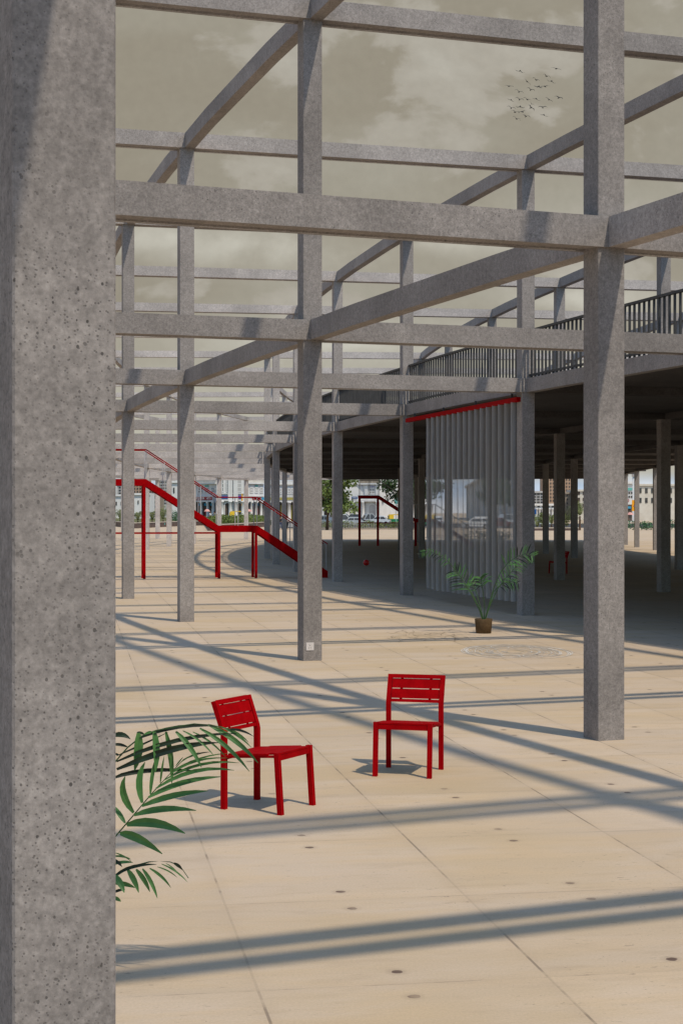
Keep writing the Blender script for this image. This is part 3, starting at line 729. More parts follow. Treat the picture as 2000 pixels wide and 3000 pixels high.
# ------------------------------------------------------------------ the square beyond
RG = .6                                    # the raised ground on the left
b = MB()
lp = [(300, 262), (341, 255), (398, 224), (520, 258), (600, 276), (613, 196), (690, 214), (772, 248), (800, 300), (800, 560), (200, 560)]
lp = [(gx(x, z), z) for x, z in lp]
def planter(pts, h, label):
    root = thing('planter_wall', label, 'wall', (0, 0, 0))
    b = MB(); c = MB()
    for (x0, z0), (x1, z1) in zip(pts, pts[1:]):
        a3 = Vector((gx(x0, z0), z0, h / 2)); c3 = Vector((gx(x1, z1), z1, h / 2)); e = (c3 - a3).normalized() * .12
        b.bar(a3 - e, c3 + e, .35, h); c.bar(a3 - e + Vector((0, 0, h / 2 + .05)), c3 + e + Vector((0, 0, h / 2 + .05)), .48, .10)
    b.build('wall_face', GRANITE, root); c.build('coping', COPING, root)
    return root
b = MB(); b.sweep([[(x, y, .002) for x, y in lp], [(x, y, RG) for x, y in lp]]); tag(b.build('raised_ground', GRASS), kind='structure')
planter([(300, 261.5), (341, 254.5), (398, 223.5), (520, 257.5), (602, 275)], .70, 'low brown stone planter wall curving behind the far left columns')
planter([(613, 195), (690, 213), (772, 247)], .66, 'low brown stone planter wall with pale coping below the corner building')
b = MB(); p_ = px(477, 1534, 245.2) ; b.box(p_.x - .38, p_.x + .38, p_.y - .46, p_.y - .40, .33, .62); b.build('wall_plaque', SIGN_TEAL, bpy.data.objects['planter_wall'])
sheet('road', [(gx(800, 232), 232), (gx(2300, 232), 232), (gx(2600, 318), 318), (gx(800, 318), 318)], .004, ASPH)
sheet('verge', [(gx(800, 208), 208), (gx(1600, 208), 208), (gx(1700, 231.5), 231.5), (gx(800, 231.5), 231.5)], .004, SANDY)

# ---- vegetation
def leafcloud(b, c, rad3, n, sz, rnd, flat_=.0):
    for _ in range(n):
        while True:
            q = Vector((rnd.uniform(-1, 1), rnd.uniform(-1, 1), rnd.uniform(-1, 1)))
            if q.length <= 1: break
        p = Vector((c[0] + q.x * rad3[0], c[1] + q.y * rad3[1], c[2] + q.z * rad3[2]))
        d = Vector((rnd.uniform(-1, 1), rnd.uniform(-1, 1), rnd.uniform(-1.1, .3))).normalized(); e = d.cross(Vector((rnd.uniform(-1, 1), rnd.uniform(-1, 1), rnd.uniform(-1, 1)))).normalized()
        L = sz * rnd.uniform(.7, 1.4); W = L * .32
        b.add([p, p + d * L * .5 + e * W, p + d * L, p + d * L * .5 - e * W], [(0, 1, 2, 3)])
def tree(label, x, z, h, crown, mat, seed, trunk_r=.16, lean=0.0):
    rnd = random.Random(seed); root = thing('tree', label, 'tree', (gx(x, z), z, 0), 0, 'trees at the edge of the square')
    b = MB(); top = h * .62
    b.tube([(0, 0, -.1), (.03, 0, top * .3), (lean * .3, .0, top * .65), (lean * .6, 0, top), (lean, 0, h * .85)], [trunk_r * 1.25, trunk_r, trunk_r * .8, trunk_r * .5, .03], 10)
    for k in range(9):
        f = rnd.uniform(.42, .85); a = rnd.uniform(0, 6.28); L = crown[0] * rnd.uniform(.5, .9); z0 = h * f
        b.tube([(lean * f * .6, 0, z0 * .9), (cos(a) * L * .5, sin(a) * L * .5, z0 + L * .25), (cos(a) * L, sin(a) * L, z0 + L * .38)], [trunk_r * .4, trunk_r * .25, .015], 6)
    b.build('trunk', BARK, root, True)
    b = MB(); n = 58
    for k in range(n):
        a = rnd.uniform(0, 6.28); rr_ = sqrt(rnd.random()); zz = rnd.uniform(crown[2], crown[3]); f = (zz - crown[2]) / (crown[3] - crown[2])
        pr = (.55 + .45 * sin(pi * (f * .85 + .12))); c = (lean + cos(a) * rr_ * crown[0] * pr, sin(a) * rr_ * crown[1] * pr, zz)
        q = rnd.uniform(.16, .30) * crown[0]
        leafcloud(b, c, (q * 1.2, q * 1.2, q * .8), 95, .40, rnd)
    b.build('crown', mat, root)
    return root
tree('round green tree left of the far dark red stair, its trunk before the pale railing', 958, 203, 7.4, (2.9, 2.9, 2.6, 7.8), TREEL, 3, .17, .9)
tree('dark leafy tree with drooping leaves behind the deck columns, right of the far stair', 1217, 232, 9.5, (4.6, 4.2, 4.0, 9.5), TREELD, 11, .2)
tree('grey green tree seen through the right end of the sheer curtain', 1478, 225, 8.5, (3.4, 3.2, 3.6, 8.6), TREELD, 21, .17)

def hedge(label, pts, dep, z0, h, mat, seed, dens=58, sz=.19, grp=None):
    rnd = random.Random(seed); b = MB()
    for (x0, za), (x1, zb) in zip(pts, pts[1:]):
        A_ = Vector((gx(x0, za), za, 0)); B_ = Vector((gx(x1, zb), zb, 0)); L = (B_ - A_).length
        nb = max(2, int(L / .9))
        for k in range(nb):
            c = A_.lerp(B_, (k + rnd.random()) / nb); hh = h * rnd.uniform(.82, 1.12)
            leafcloud(b, (c.x, c.y + rnd.uniform(0, dep), z0 + hh * .52), (.95, dep * .6, hh * .52), int(dens * 3), sz, rnd)
    return tag(b.build('hedge', mat), label, 'hedge', grp)
hedge('bushy green hedge on the planter below the corner building', [(622, 204), (690, 220), (768, 252)], 1.6, .62, 1.25, HEDGE, 31)
hedge('low yellowish hedge far behind the planter, left of the corner block', [(590, 300), (655, 300)], 1.2, RG, .9, HEDGE, 32)
hedge('tall bright green hedge panel behind the planter left of the corner building', [(505, 262), (560, 272)], 1.2, RG, 1.9, GREENH, 34)
hedge('clipped green and yellow hedge behind the pale railing', [(930, 226), (1060, 226), (1170, 226)], 1.2, 0, 1.05, HEDGE, 33)
hedge('dense green hedge low behind the rightmost far columns', [(1815, 200), (1920, 200), (2080, 200)], 1.4, 0, 1.35, GREENH, 35)
hedge('grassy green shrub bank behind the lower right of the sheer curtain', [(1388, 128), (1430, 128), (1505, 128)], .8, 0, .85, GREENH, 36, 80, .13)
def spiky(label, x, z, z0, h, mat, seed, n=34, trunk=0.0):
    rnd = random.Random(seed); root = thing('palm_shrub', label, 'shrub', (gx(x, z), z, z0), 0, 'arching palm shrubs around the square')
    b = MB()
    b.tube([(0, 0, -.05), (0, 0, trunk + .25)], [.14, .10], 8); b.build('stem', BARK, root)
    b = MB()
    for k in range(n):
        a = rnd.uniform(0, 6.28); L = (h - trunk) * rnd.uniform(.75, 1.15); o = rnd.uniform(.25, .95)
        p0 = Vector((0, 0, trunk + .1)); v = Vector((cos(a) * L * .35 * o, sin(a) * L * .35 * o, trunk + L * .95)); t = Vector((cos(a) * L * .85 * o, sin(a) * L * .85 * o, trunk + L * (.95 - .75 * o)))
        for q in range(12):
            f = (q + 1) / 12; p = p0 * (1 - f) ** 2 + v * 2 * f * (1 - f) + t * f * f; d = ((v - p0) * (1 - f) + (t - v) * f).normalized()
            for sg in (-1, 1):
                s_ = d.cross(Vector((0, 0, 1))); s_ = (s_.normalized() if s_.length > .01 else Vector((1, 0, 0))) * sg
                e = p + (d * .7 + s_ * .6 + Vector((0, 0, -.25))) * .32 * (h / 2.4); w_ = d * .04
                b.add([p - w_, p + w_, e], [(0, 1, 2)])
    b.build('fronds', mat, root); return root
for k, (x, z, z0, h, lab) in enumerate([(352, 258, RG, 2.4, 'arching palm shrub at the far left edge, behind the near column'), (404, 232, RG, 2.3, 'arching palm shrub between the first pair of left columns'),
     (446, 240, RG, 2.1, 'dark arching shrub right of the tall red stair post'), (478, 250, RG, 3.0, 'tall yellowish palm shrub above the green wall plaque'),
     (1573, 200, 0, 2.2, 'low palm shrub in the first gap right of the curtain'), (1587, 204, 0, 2.6, 'leaning palm shrub in the first gap right of the curtain, beside the dark column'), (1615, 200, 0, 2.6, 'narrow palm shrub under the brown tower'),
     (1660, 202, 0, 2.9, 'palm shrub in front of the rubble building'), (1698, 200, 0, 4.0, 'tall palm shrub with a short trunk beside the big right column')]):
    spiky(lab, x, z, z0, h, BUSH, 60 + k, 36, 1.5 if k == 8 else (.5 if k in (5, 6) else .15))
planter([(1555, 196), (1620, 197), (1690, 197.5)], .28, 'very low brown bed edging in front of the right hand palm shrubs')

# ---- fences
def fence(label, pts, h, mat, gap, ped, grp='railings round the square', topm=None):
    root = thing('street_railing', label, 'railing', (0, 0, 0), 0, grp); b = MB(); r = MB(); f = MB()
    for (x0, za), (x1, zb) in zip(pts, pts[1:]):
        A_ = Vector((gx(x0, za), za, 0)); B_ = Vector((gx(x1, zb), zb, 0)); L = (B_ - A_).length; n = int(L / gap)
        for k in range(n):
            p = A_.lerp(B_, k / n); b.box(p.x - .022, p.x + .022, p.y - .015, p.y + .015, 0, h)
        for z in (h * .88, h * .16): r.bar(A_ + Vector((0, 0, z)), B_ + Vector((0, 0, z)), .04, .045)
        f.bar(A_ + Vector((0, 0, ped / 2)), B_ + Vector((0, 0, ped / 2)), .3, ped)
    b.build('bars', mat, root); r.build('rails', topm or mat, root); f.build('kerb', COPING, root)
fence('pale grey railing of thin bars on a kerb, left of the far stair', [(800, 238), (860, 222), (941, 209), (1110, 206)], .95, PALEM, .22, .10, topm=IRON)
fence('dark iron railing right of the far stair', [(1112, 206), (1246, 204)], .93, IRON, .26, .05)
fence('rusty iron railing seen through the sheer curtain', [(1250, 142), (1370, 134), (1530, 133)], 1.42, IRON, .26, .05)

# ---- buildings
def text(body, size, mat, parent, M, name='lettering'):
    cu = bpy.data.curves.new('lettering', 'FONT'); cu.body = body; cu.size = size; cu.align_x = 'CENTER'; cu.align_y = 'CENTER'; cu.extrude = .02
    o = bpy.data.objects.new('lettering_curve', cu); COL.objects.link(o)
    dg = bpy.context.evaluated_depsgraph_get(); me = bpy.data.meshes.new_from_object(o.evaluated_get(dg))
    bpy.data.objects.remove(o); me.materials.clear(); me.materials.append(mat); me.transform(M)
    q = bpy.data.objects.new(name, me); COL.objects.link(q); q.parent = parent
    return q
class Facade:
    """a wall from pixel column xa (depth za) to xb (zb); u runs along it in metres, v is height"""
    def __init__(s, root, xa, za, xb, zb, z0, ztop, mat, depth=8.0):
        s.root = root; s.A = Vector((gx(xa, za), za, 0)); s.B = Vector((gx(xb, zb), zb, 0)); s.L = (s.B - s.A).length
        d = (s.B - s.A).normalized(); s.M = Matrix(((d.x, -d.y, 0, s.A.x), (d.y, d.x, 0, s.A.y), (0, 0, 1, 0), (0, 0, 0, 1)))
        b = MB(); b.M = s.M; b.box(0, s.L, 0, depth, z0, ztop); s.wall = b.build('wall', mat, root)
    def box(s, name, u0, u1, y0, y1, v0, v1, mat, parent=None):
        b = MB(); b.M = s.M; b.box(u0, u1, y0, y1, v0, v1); return b.build(name, mat, parent or s.root)
    def window(s, u0, u1, v0, v1, nu=3, nv=2, fm=None, head=False):
        b = MB(); b.M = s.M; t = .09
        us = [u0 + (u1 - u0) * k / nu for k in range(nu + 1)]; vs = [v0 + (v1 - v0) * k / nv for k in range(nv + 1)]
        for k, u in enumerate(us):
            w_ = t if k in (0, nu) else t * .8; b.box(u - w_, u + w_, -.09, .0, v0 - t, v1 + t)
        for k, v in enumerate(vs):
            w_ = t if k in (0, nv) else t * .8; b.box(u0 - t, u1 + t, -.085, .0, v - w_, v + w_)
        f = b.build('window', fm or WHITE, s.root)
        b = MB(); b.M = s.M; b.box(u0, u1, -.03, -.004, v0, v1); b.build('pane', GLASS, f)
    def column(s, u, v0, v1, r, y=-.6, mat=None):
        b = MB(); b.M = s.M
        b.lathe([(r * 1.3, v0), (r * 1.3, v0 + .2), (r, v0 + .3), (r * .86, v1 - .35), (r * 1.2, v1 - .25), (r * 1.3, v1)], 14, (s.A.x * 0 + u, y, 0)); b.build('column', mat or WHITE, s.root, True)
    def sign(s, u0, u1, v0, v1, mat, body=None, lm=None, y=-.12, size=None):
        g = s.box('shop_sign', u0, u1, y - .06, y, v0, v1, mat)
        if body:
            T = s.M @ Matrix.Translation(((u0 + u1) / 2, y - .065, (v0 + v1) / 2)) @ Matrix.Rotation(radians(90), 4, 'X')
            text(body, size or (v1 - v0) * .85, lm or LETTER, g, T)
        return g
    def cornice(s, v, h, d, mat=None): s.box('cornice', -.1, s.L + .1, -d, .002, v, v + h, mat or WHITE)
    def arch(s, u0, u1, v0, v1, mat):
        b = MB(); b.M = s.M; r = (u1 - u0) / 2; c = (u0 + u1) / 2; vc = v1 - r
        poly = [(u0, v0), (u1, v0)] + [(c + r * cos(a), vc + r * sin(a)) for a in [pi * k / 12 for k in range(13)]]
        n = len(poly)
        b.add([(x, -.02, v) for x, v in poly], [tuple(range(n))]); d = b.build('arched_door', mat, s.root)
        b = MB(); b.M = s.M; q = [(u0, v0)] + [(c - r * cos(a), vc + r * sin(a)) for a in [pi * k / 12 for k in range(13)]] + [(u1, v0)]
        for (x0, y0), (x1, y1) in zip(q, q[1:]):
            k0 = Vector((x0 - c, y0 - vc)).normalized() * .22 if y0 >= vc else Vector((-.22 if x0 < c else .22, 0)); k1 = Vector((x1 - c, y1 - vc)).normalized() * .22 if y1 >= vc else Vector((-.22 if x1 < c else .22, 0))
            b.add([(x0, -.05, y0), (x1, -.05, y1), (x1 + k1.x, -.05, y1 + k1.y), (x0 + k0.x, -.05, y0 + k0.y),
                   (x0, .0, y0), (x1, .0, y1), (x1 + k1.x, .0, y1 + k1.y), (x0 + k0.x, .0, y0 + k0.y)],
                  [(0, 1, 2, 3), (0, 4, 5, 1), (3, 2, 6, 7)])
        b.build('arch_surround', WHITE, d)

# corner building on the left
cb = thing('corner_building', 'white two-storey colonnaded corner building with red and blue shop signs', 'building')
def wing(f, n, sg=True, flip=False):
    step = f.L / n
    f.cornice(8.05, .30, .45); f.cornice(4.35, .28, .9); f.cornice(5.45, .16, .25)
    f.box('parapet', 0, f.L, -.1, .1, 8.35, 8.95, CREAM)
    f.box('shopfront', .05, f.L - .05, -.03, -.001, RG, 4.30, SHOP)
    for k in range(n):
        u = (k + .5) * step; f.window(u - step * .30, u + step * .30, 6.25, 7.35, 4, 2)
        if k % 2 == 0: f.sign(u - step * .3, u + step * .3, 7.5, 7.85, SIGN_TEAL, y=-.02)
        f.sign(u - step * .34, u + step * .34, 3.55, 4.1, SIGN_CYAN, 'SHOP' if False else None)
        f.box('shutter', u - step * .28, u + step * .28, -.08, -.04, RG, 3.0, (BROWNB, SHOP, SIGN_RED, GREYB)[k % 4])
    for k in range(n + 1): f.column(min(max(k * step, .35), f.L - .35), RG, 4.36, .34, -.55)
fw = Facade(cb, 560, 345, 634, 337, RG, 8.4, WHITE, 3); wing(fw, 4)
k_ = fw.L / (634 - 560)
fw.sign((585 - 560) * k_, (613 - 560) * k_, 4.72, 5.38, SIGN_RED, 'KALPANA', y=-.92, size=.72)
fw.sign((614 - 560) * k_, (632 - 560) * k_, 4.72, 5.38, SIGN_RED, 'ARTS', y=-.92, size=.66)
fw.sign((573 - 560) * k_, (584 - 560) * k_, 4.72, 5.30, SIGN_CYAN, y=-.92)
fc = Facade(cb, 634, 326, 714, 326, RG, 9.6, WHITE, 14)
k_ = fc.L / 80
fc.cornice(4.45, .30, .45); fc.cornice(5.9, .14, .2)
for a, c_, nu in ((650.5, 655, 1), (663, 672, 3), (693, 706.5, 4)): fc.window((a - 634) * k_, (c_ - 634) * k_, 6.35, 8.75, nu, 3)
fc.arch((659 - 634) * k_, (671 - 634) * k_, RG, 4.05, SHOP); fc.arch((694 - 634) * k_, (707 - 634) * k_, RG, 4.05, SHOP)
for x in (674.5, 690.5, 650, 711): fc.column((x - 634) * k_, RG, 4.46, .36, -.30)
for x in (674.5, 690.5): fc.box('pilaster', (x - 634) * k_ - .45, (x - 634) * k_ + .45, -.3, .002, 4.75, 9.5, WHITE)
for v in [RG + .45 * q for q in range(1, 9)]: fc.box('stone_course', .02, fc.L - .02, -.012, .001, v - .02, v + .02, CREAM)
fc.sign((648 - 634) * k_, (668.5 - 634) * k_, 4.85, 5.55, SIGN_BLUE, None)
fc.sign((695 - 634) * k_, (708 - 634) * k_, 4.9, 5.5, SIGN_PURP, None)
fc.sign((707.5 - 634) * k_, (711.5 - 634) * k_, 3.4, 5.9, SIGN_YEL, None, y=-.5)
fr_ = Facade(cb, 714, 334, 772, 341, RG, 8.4, WHITE, 2); wing(fr_, 4)
k_ = fr_.L / 58; fr_.sign((727 - 714) * k_, (752 - 714) * k_, 4.72, 5.3, SIGN_RED, None, y=-.92); fr_.sign((755 - 714) * k_, (767 - 714) * k_, 4.72, 5.3, SIGN_CYAN, None, y=-.92)

b2 = thing('shop_building', 'white two-storey shop building with an olive sign band, seen between the far left deck columns', 'building')
f2 = Facade(b2, 776, 345, 905, 345, 0, 8.9, WHITE); k_ = f2.L / 129
f2.cornice(7.9, .25, .3, CREAM); f2.cornice(4.4, .25, .6)
for x in (786, 800, 817, 831, 843, 854, 868, 884): f2.window((x - 776) * k_, (x - 776 + 7) * k_, 6.1, 7.2, 2, 2)
f2.sign(.2, f2.L - .2, 4.8, 5.35, SIGN_OLV, None); f2.box('shopfront', .1, f2.L - .1, -.03, -.001, 0, 4.3, SHOP)
for x in (779, 796, 813, 830, 847, 864, 882, 900): f2.column((x - 776) * k_, 0, 4.4, .4, -.4)
for x in (821, 841, 851, 873): f2.box('shop_door', (x - 776) * k_, (x - 776 + 5) * k_, -.08, -.04, 0, 3.7, SIGN_OLV)

cw = thing('colonnade_building', 'white colonnaded building with purple signs behind the far red stair', 'building')
f3 = Facade(cw, 900, 332, 1112, 326, 0, 9.2, WHITE, 14); k_ = f3.L / 212
f3.cornice(7.75, .3, .5); f3.cornice(4.35, .35, .9); f3.cornice(5.55, .15, .2); f3.box('parapet', 0, f3.L, -.2, .2, 8.05, 9.4, RUBBLE)
f3.box('shopfront', .1, (1068 - 900) * k_, -.03, -.001, 0, 4.3, SHOP)
for x in (906, 930, 954, 978, 1022, 1046): f3.window((x - 900) * k_, (x - 900 + 14) * k_, 5.95, 6.95, 4, 2); f3.sign((x - 900) * k_, (x - 900 + 15) * k_, 7.05, 7.65, SIGN_PURP, y=-.02)
f3.window((1082 - 900) * k_, (1099 - 900) * k_, 5.9, 6.95, 4, 2); f3.sign((1082 - 900) * k_, (1099 - 900) * k_, 7.1, 7.6, WHITE, 'DBA', BLETTER, y=-.03, size=.5); f3.window((1083 - 900) * k_, (1098 - 900) * k_, 7.8, 8.25, 5, 1)
f3.sign((1036 - 900) * k_, (1052 - 900) * k_, 4.8, 5.35, SIGN_BLUE, 'VIN', y=-.92, size=.5)
for x in (905, 928, 950, 972, 984, 1017, 1041, 1067, 1108): f3.column((x - 900) * k_, 0, 4.36, .33, -.55)
f3.arch((1081 - 900) * k_, (1099 - 900) * k_, 0, 3.75, GREYB)
for x in (1041, 1074, 1106): f3.box('pilaster', (x - 900) * k_ - .35, (x - 900) * k_ + .35, -.22, .002, 5.7, 7.75, WHITE)
for v in [.45 * q for q in range(1, 9)]: f3.box('stone_course', (1069 - 900) * k_, f3.L - .02, -.012, .001, v - .02, v + .02, CREAM)
f4 = Facade(cw, 1112, 327, 1262, 520, 0, 9.2, WHITE, 10); f4.cornice(7.75, .3, .5); f4.cornice(4.35, .35, .9)
f4.box('shopfront', .1, f4.L - .1, -.03, -.001, 0, 4.3, GREYB)
for k in range(22):
    u = f4.L * (k + .5) / 22
    f4.column(u, 0, 4.36, .42, -.55)
    if k % 2 == 0: f4.window(u + 1.2, u + 3.6, 5.9, 7.2, 3, 2)

lw = thing('receding_building', 'pale building receding down the street behind the middle of the sheer curtain', 'building')
f5 = Facade(lw, 1512, 300, 1366, 640, 0, 12.5, CREAM, -1.2)
for k in range(14):
    u = f5.L * (k + .4) / 14
    b = MB(); b.M = f5.M; b.box(u, u + 5, .0, .05, 6.0, 9.5); b.build('window', GLASS, lw)
    b = MB(); b.M = f5.M; b.box(u - 2, u - 1, .0, .5, 0, 11.5); b.build('pilaster', WHITE, lw)
b = MB(); b.M = f5.M; b.box(0, f5.L, .0, .9, 11.6, 12.3); b.build('cornice', CREAM, lw)

# towers and fronts in the gaps on the right and left
def block(label, name, xa, xb, z, h, mat, cols, rows, v0, v1, wm=GLASS, z0=0, fill=.5, dep=18, cat='building', extra=None):
    root = thing(name, label, cat); f = Facade(root, xa, z, xb, z, z0, h, mat, dep)
    if cols:
        b_u = f.L / cols; b_v = (v1 - v0) / rows
        for i_ in range(cols):
            for j_ in range(rows):
                u = b_u * (i_ + .5); v = v0 + b_v * (j_ + .5)
                w_ = f.box('window', u - b_u * fill * .5, u + b_u * fill * .5, -.12, -.004, v - b_v * .26, v + b_v * .26, wm)
    f.cornice(h - .5, .5, .4, mat)
    if extra: extra(f)
    return root
block('grey white balcony block in the first gap right of the curtain', 'balcony_block', 1540, 1592, 470, 8.3, GREYB, 5, 5, 3.9, 7.8, fill=.7, z0=0)
def frontx(f):
    for k in range(9): f.column(f.L * (k + .5) / 9, 0, 3.2, .30, -.5)
block('low white front with thin columns under the balcony block and brown tower', 'white_front', 1556, 1640, 420, 4.4, WHITE, 6, 1, 3.3, 4.0, extra=frontx)
block('tall brown residential tower in the gap beside the dark column', 'brown_tower', 1601, 1671, 520, 14.5, BROWNB, 9, 8, 5.3, 14.2, fill=.45)
block('old rubble stone building with small dark openings at the foot of the brown tower', 'stone_building', 1655, 1690, 440, 7.6, RUBBLE, 3, 4, 3.0, 7.3, fill=.28)
block('beige unfinished building with an open floor beside the big right column', 'unfinished_building', 1686, 1735, 430, 8.2, CREAM, 3, 3, 3.2, 8.0, SHOP, fill=.5)
block('long pale building with small windows at the far right edge', 'long_building', 1866, 2080, 420, 9.5, CREAM, 12, 2, 4.0, 9.0, fill=.4)
block('white shop front with a teal sign in the far right gap', 'corner_shop', 1832, 1853, 360, 9.0, WHITE, 3, 2, 5.2, 6.9, fill=.6, extra=lambda f: (f.sign(.1, f.L - .1, 7.0, 7.6, SIGN_TEAL), f.sign(.2, f.L * .45, 4.5, 5.1, SIGN_RED, '3', size=.6), f.box('shopfront', .3, f.L - .2, -.05, -.001, .3, 3.9, SHOP), f.sign(.4, f.L - .4, 3.0, 3.5, SIGN_CYAN)))
bt_ = thing('white_pillar', 'tall white round pillar with a wide capital in the far right gap', 'pillar', (gx(1858.5, 340), 340, 0))
b = MB(); b.lathe([(.62, 0), (.62, .4), (.5, .5), (.46, 9.6)], 20); b.build('shaft', WHITE, bt_, True)
b = MB(); b.lathe([(.47, 9.6), (.66, 9.75), (.60, 10.4), (1.0, 10.9), (1.0, 11.1), (.4, 11.2), (.3, 11.9), (.05, 12.0)], 20); b.build('capital', WHITE, bt_, True)
# left gap buildings
block('white classical front with tall arched window in the far left gap', 'white_front', 330, 384, 430, 6.9, WHITE, 3, 1, 3.6, 5.4, fill=.4)
block('grey white flats behind the far left front', 'balcony_block', 335, 378, 520, 11.5, GREYB, 4, 5, 6.9, 11.4, fill=.6)
block('brown block of flats above the white front between the left columns', 'brown_tower', 390, 424, 520, 13.5, BROWNB, 4, 6, 7.2, 13.3, fill=.5)
block('plain white front with one arched window beside the red stair post', 'white_front', 384, 440, 410, 7.0, WHITE, 4, 1, 3.8, 5.6, fill=.22)
block('weathered brown building with broken openings left of the pale column', 'stone_building', 436, 458, 420, 8.2, RUBBLE, 3, 4, 3.0, 8.0, fill=.3)
block('dark latticed office block behind the red handrail', 'office_block', 466, 496, 500, 13.0, GREYB, 6, 9, 4.5, 12.8, fill=.7)
block('white corner front with a tall arched window right of the office block', 'white_front', 500, 556, 372, 9.4, WHITE, 3, 2, 3.6, 8.4, fill=.22)

block('long pale arcade building far left beyond the frame', 'long_building', -900, 318, 470, 10.5, WHITE, 22, 2, 3.5, 9.8, fill=.4)
hedge('long green hedge far left beyond the frame', [(-600, 290), (-100, 285), (296, 270)], 1.6, .0, 1.9, GREENH, 41, 40, .3)
tree('broad tree far left beyond the frame', -140, 300, 9.5, (4.6, 4.4, 3.2, 9.8), TREEL, 43, .2)
# ---- vehicles
def wheel(root, x, y, r):
    b = MB(); b.M = Matrix.Translation((x, y, r)) @ Matrix.Rotation(radians(90), 4, 'X')
    b.lathe([(r * .55, -.09), (r * .95, -.10), (r, -.06), (r, .06), (r * .95, .10), (r * .55, .09)], 18); wv = b.build('wheel', TYRE, root, True)
    b = MB(); b.M = Matrix.Translation((x, y, r)) @ Matrix.Rotation(radians(90), 4, 'X'); b.lathe([(.02, -.10), (r * .56, -.085), (r * .56, .085), (.02, .10)], 14); b.build('rim', RIM, wv)
def car(label, loc, rz, mat, L=4.2, H=1.5, W=1.7, van=False, sc=1.0):
    root = thing('parked_car', label, 'car', loc, radians(rz), 'cars parked along the street'); root.scale = (sc, sc, sc)
    h = H; l = L / 2
    if van: low = [(-l, .35), (-l, .95), (-l + .1, 1.0), (l - .9, .98), (l - .05, .80), (l, .35)]; cab = [(-l + .05, .98), (-l + .18, h), (l - 1.75, h), (l - .95, .98)]
    else: low = [(-l, .32), (-l, .86), (-l + .75, .93), (l - 1.15, .90), (l - .08, .72), (l, .32)]; cab = [(-l + .55, .91), (-l + 1.15, h), (l - 1.95, h), (l - 1.15, .90)]
    b = MB(); w2 = W / 2
    for prof, wi in ((low, (w2 * .97, w2, w2, w2, w2 * .97)), (cab, (w2 * .95,) * 5)):
        n = len(prof); top = prof is cab
        ring = lambda y, q: [(x, y * (1 if not top or z < 1 else .86), z) for x, z in q]
        b.sweep([ring(-w2 * (.95 if top else 1), prof), ring(w2 * (.95 if top else 1), prof)])
    b.build('body', mat, root)
    b = MB()
    x0, x1 = (cab[0][0], cab[1][0]); x2, x3 = cab[2][0], cab[3][0]; yb = w2 * .955; yt = w2 * .83
    for sg in (-1, 1):
        m_ = (x1 + x2) / 2
        for a0, a1, t0_, t1_ in ((x0 + .16, m_ - .04, x1 + .08, m_ - .04), (m_ + .04, x3 - .18, m_ + .04, x2 - .05)):
            b.add([(a0, sg * yb, 1.0), (a1, sg * yb, 1.0), (t1_, sg * yt, h - .09), (t0_, sg * yt, h - .09)], [(0, 1, 2, 3)])
    for xa_, xb_, e in ((x3 + .01, x2 + .02, 1), (x0 - .01, x1 - .02, -1)):
        b.add([(xa_ - .04 * e, -yb * .88, 1.0), (xa_ - .04 * e, yb * .88, 1.0), (xb_ + .02 * e, yt * .9, h - .08), (xb_ + .02 * e, -yt * .9, h - .08)], [(0, 1, 2, 3)])
    b.build('windows', GLASS, root)
    for x in (-l + .75, l - .8):
        for y in (-w2 + .08, w2 - .08): wheel(root, x, y, .31)
    for y in (-w2 + .25, w2 - .25):
        b = MB(); b.box(-l - .015, -l + .03, y - .16, y + .16, .68, .84); b.build('tail_light', SIGN_RED, root)
        b = MB(); b.box(l - .06, l + .015, y - .18, y + .18, .58, .72); b.build('headlight', LETTER, root)
    return root
def cl2(x, z, z0=0): return (gx(x, z), z, z0)
car('white van with its rear towards the left, behind the hedge right of the tree', cl2(1003, 262), 24, CARW, 4.2, 1.9, 1.75, True)
car('teal hatchback behind the white van', cl2(1012, 296), 10, CARB, 4.2, 1.95, 1.8)
car('dark saloon below the white columns', cl2(1033, 288), 172, CARD, 4.6, 1.85, 1.8)
car('pale saloon with a rounded roof left of the far stair post', cl2(1043, 250), 5, CARS, 4.3, 1.5, 1.75)
car('silver saloon in front of the arched doorway', cl2(1086, 290), 18, CARS, 4.2, 1.95, 1.75)
car('white car just left of the green and yellow auto rickshaw', cl2(1108, 286), 172, CARW, 4.3, 1.6, 1.75)
car('pale blue car behind the tree trunk', cl2(950, 268), 150, CARS, 4.3, 1.7, 1.75)
car('white estate car side on behind the middle of the sheer curtain', cl2(1394, 215), 176, CARW, 3.9, 1.65, 1.75, True)
car('white saloon seen from behind at the left of the sheer curtain', cl2(1284, 268), 84, CARW, 4.2, 1.6, 1.75)
car('silver van behind the right end of the sheer curtain', cl2(1476, 268), 215, CARS, 4.0, 1.9, 1.7, True)
car('rust red car low behind the right end of the sheer curtain', cl2(1466, 226), 10, CARR, 4.0, 1.45, 1.7)
car('white car under the palm in the first gap right of the curtain', cl2(1573, 262), 20, CARW, 4.1, 1.6, 1.7)
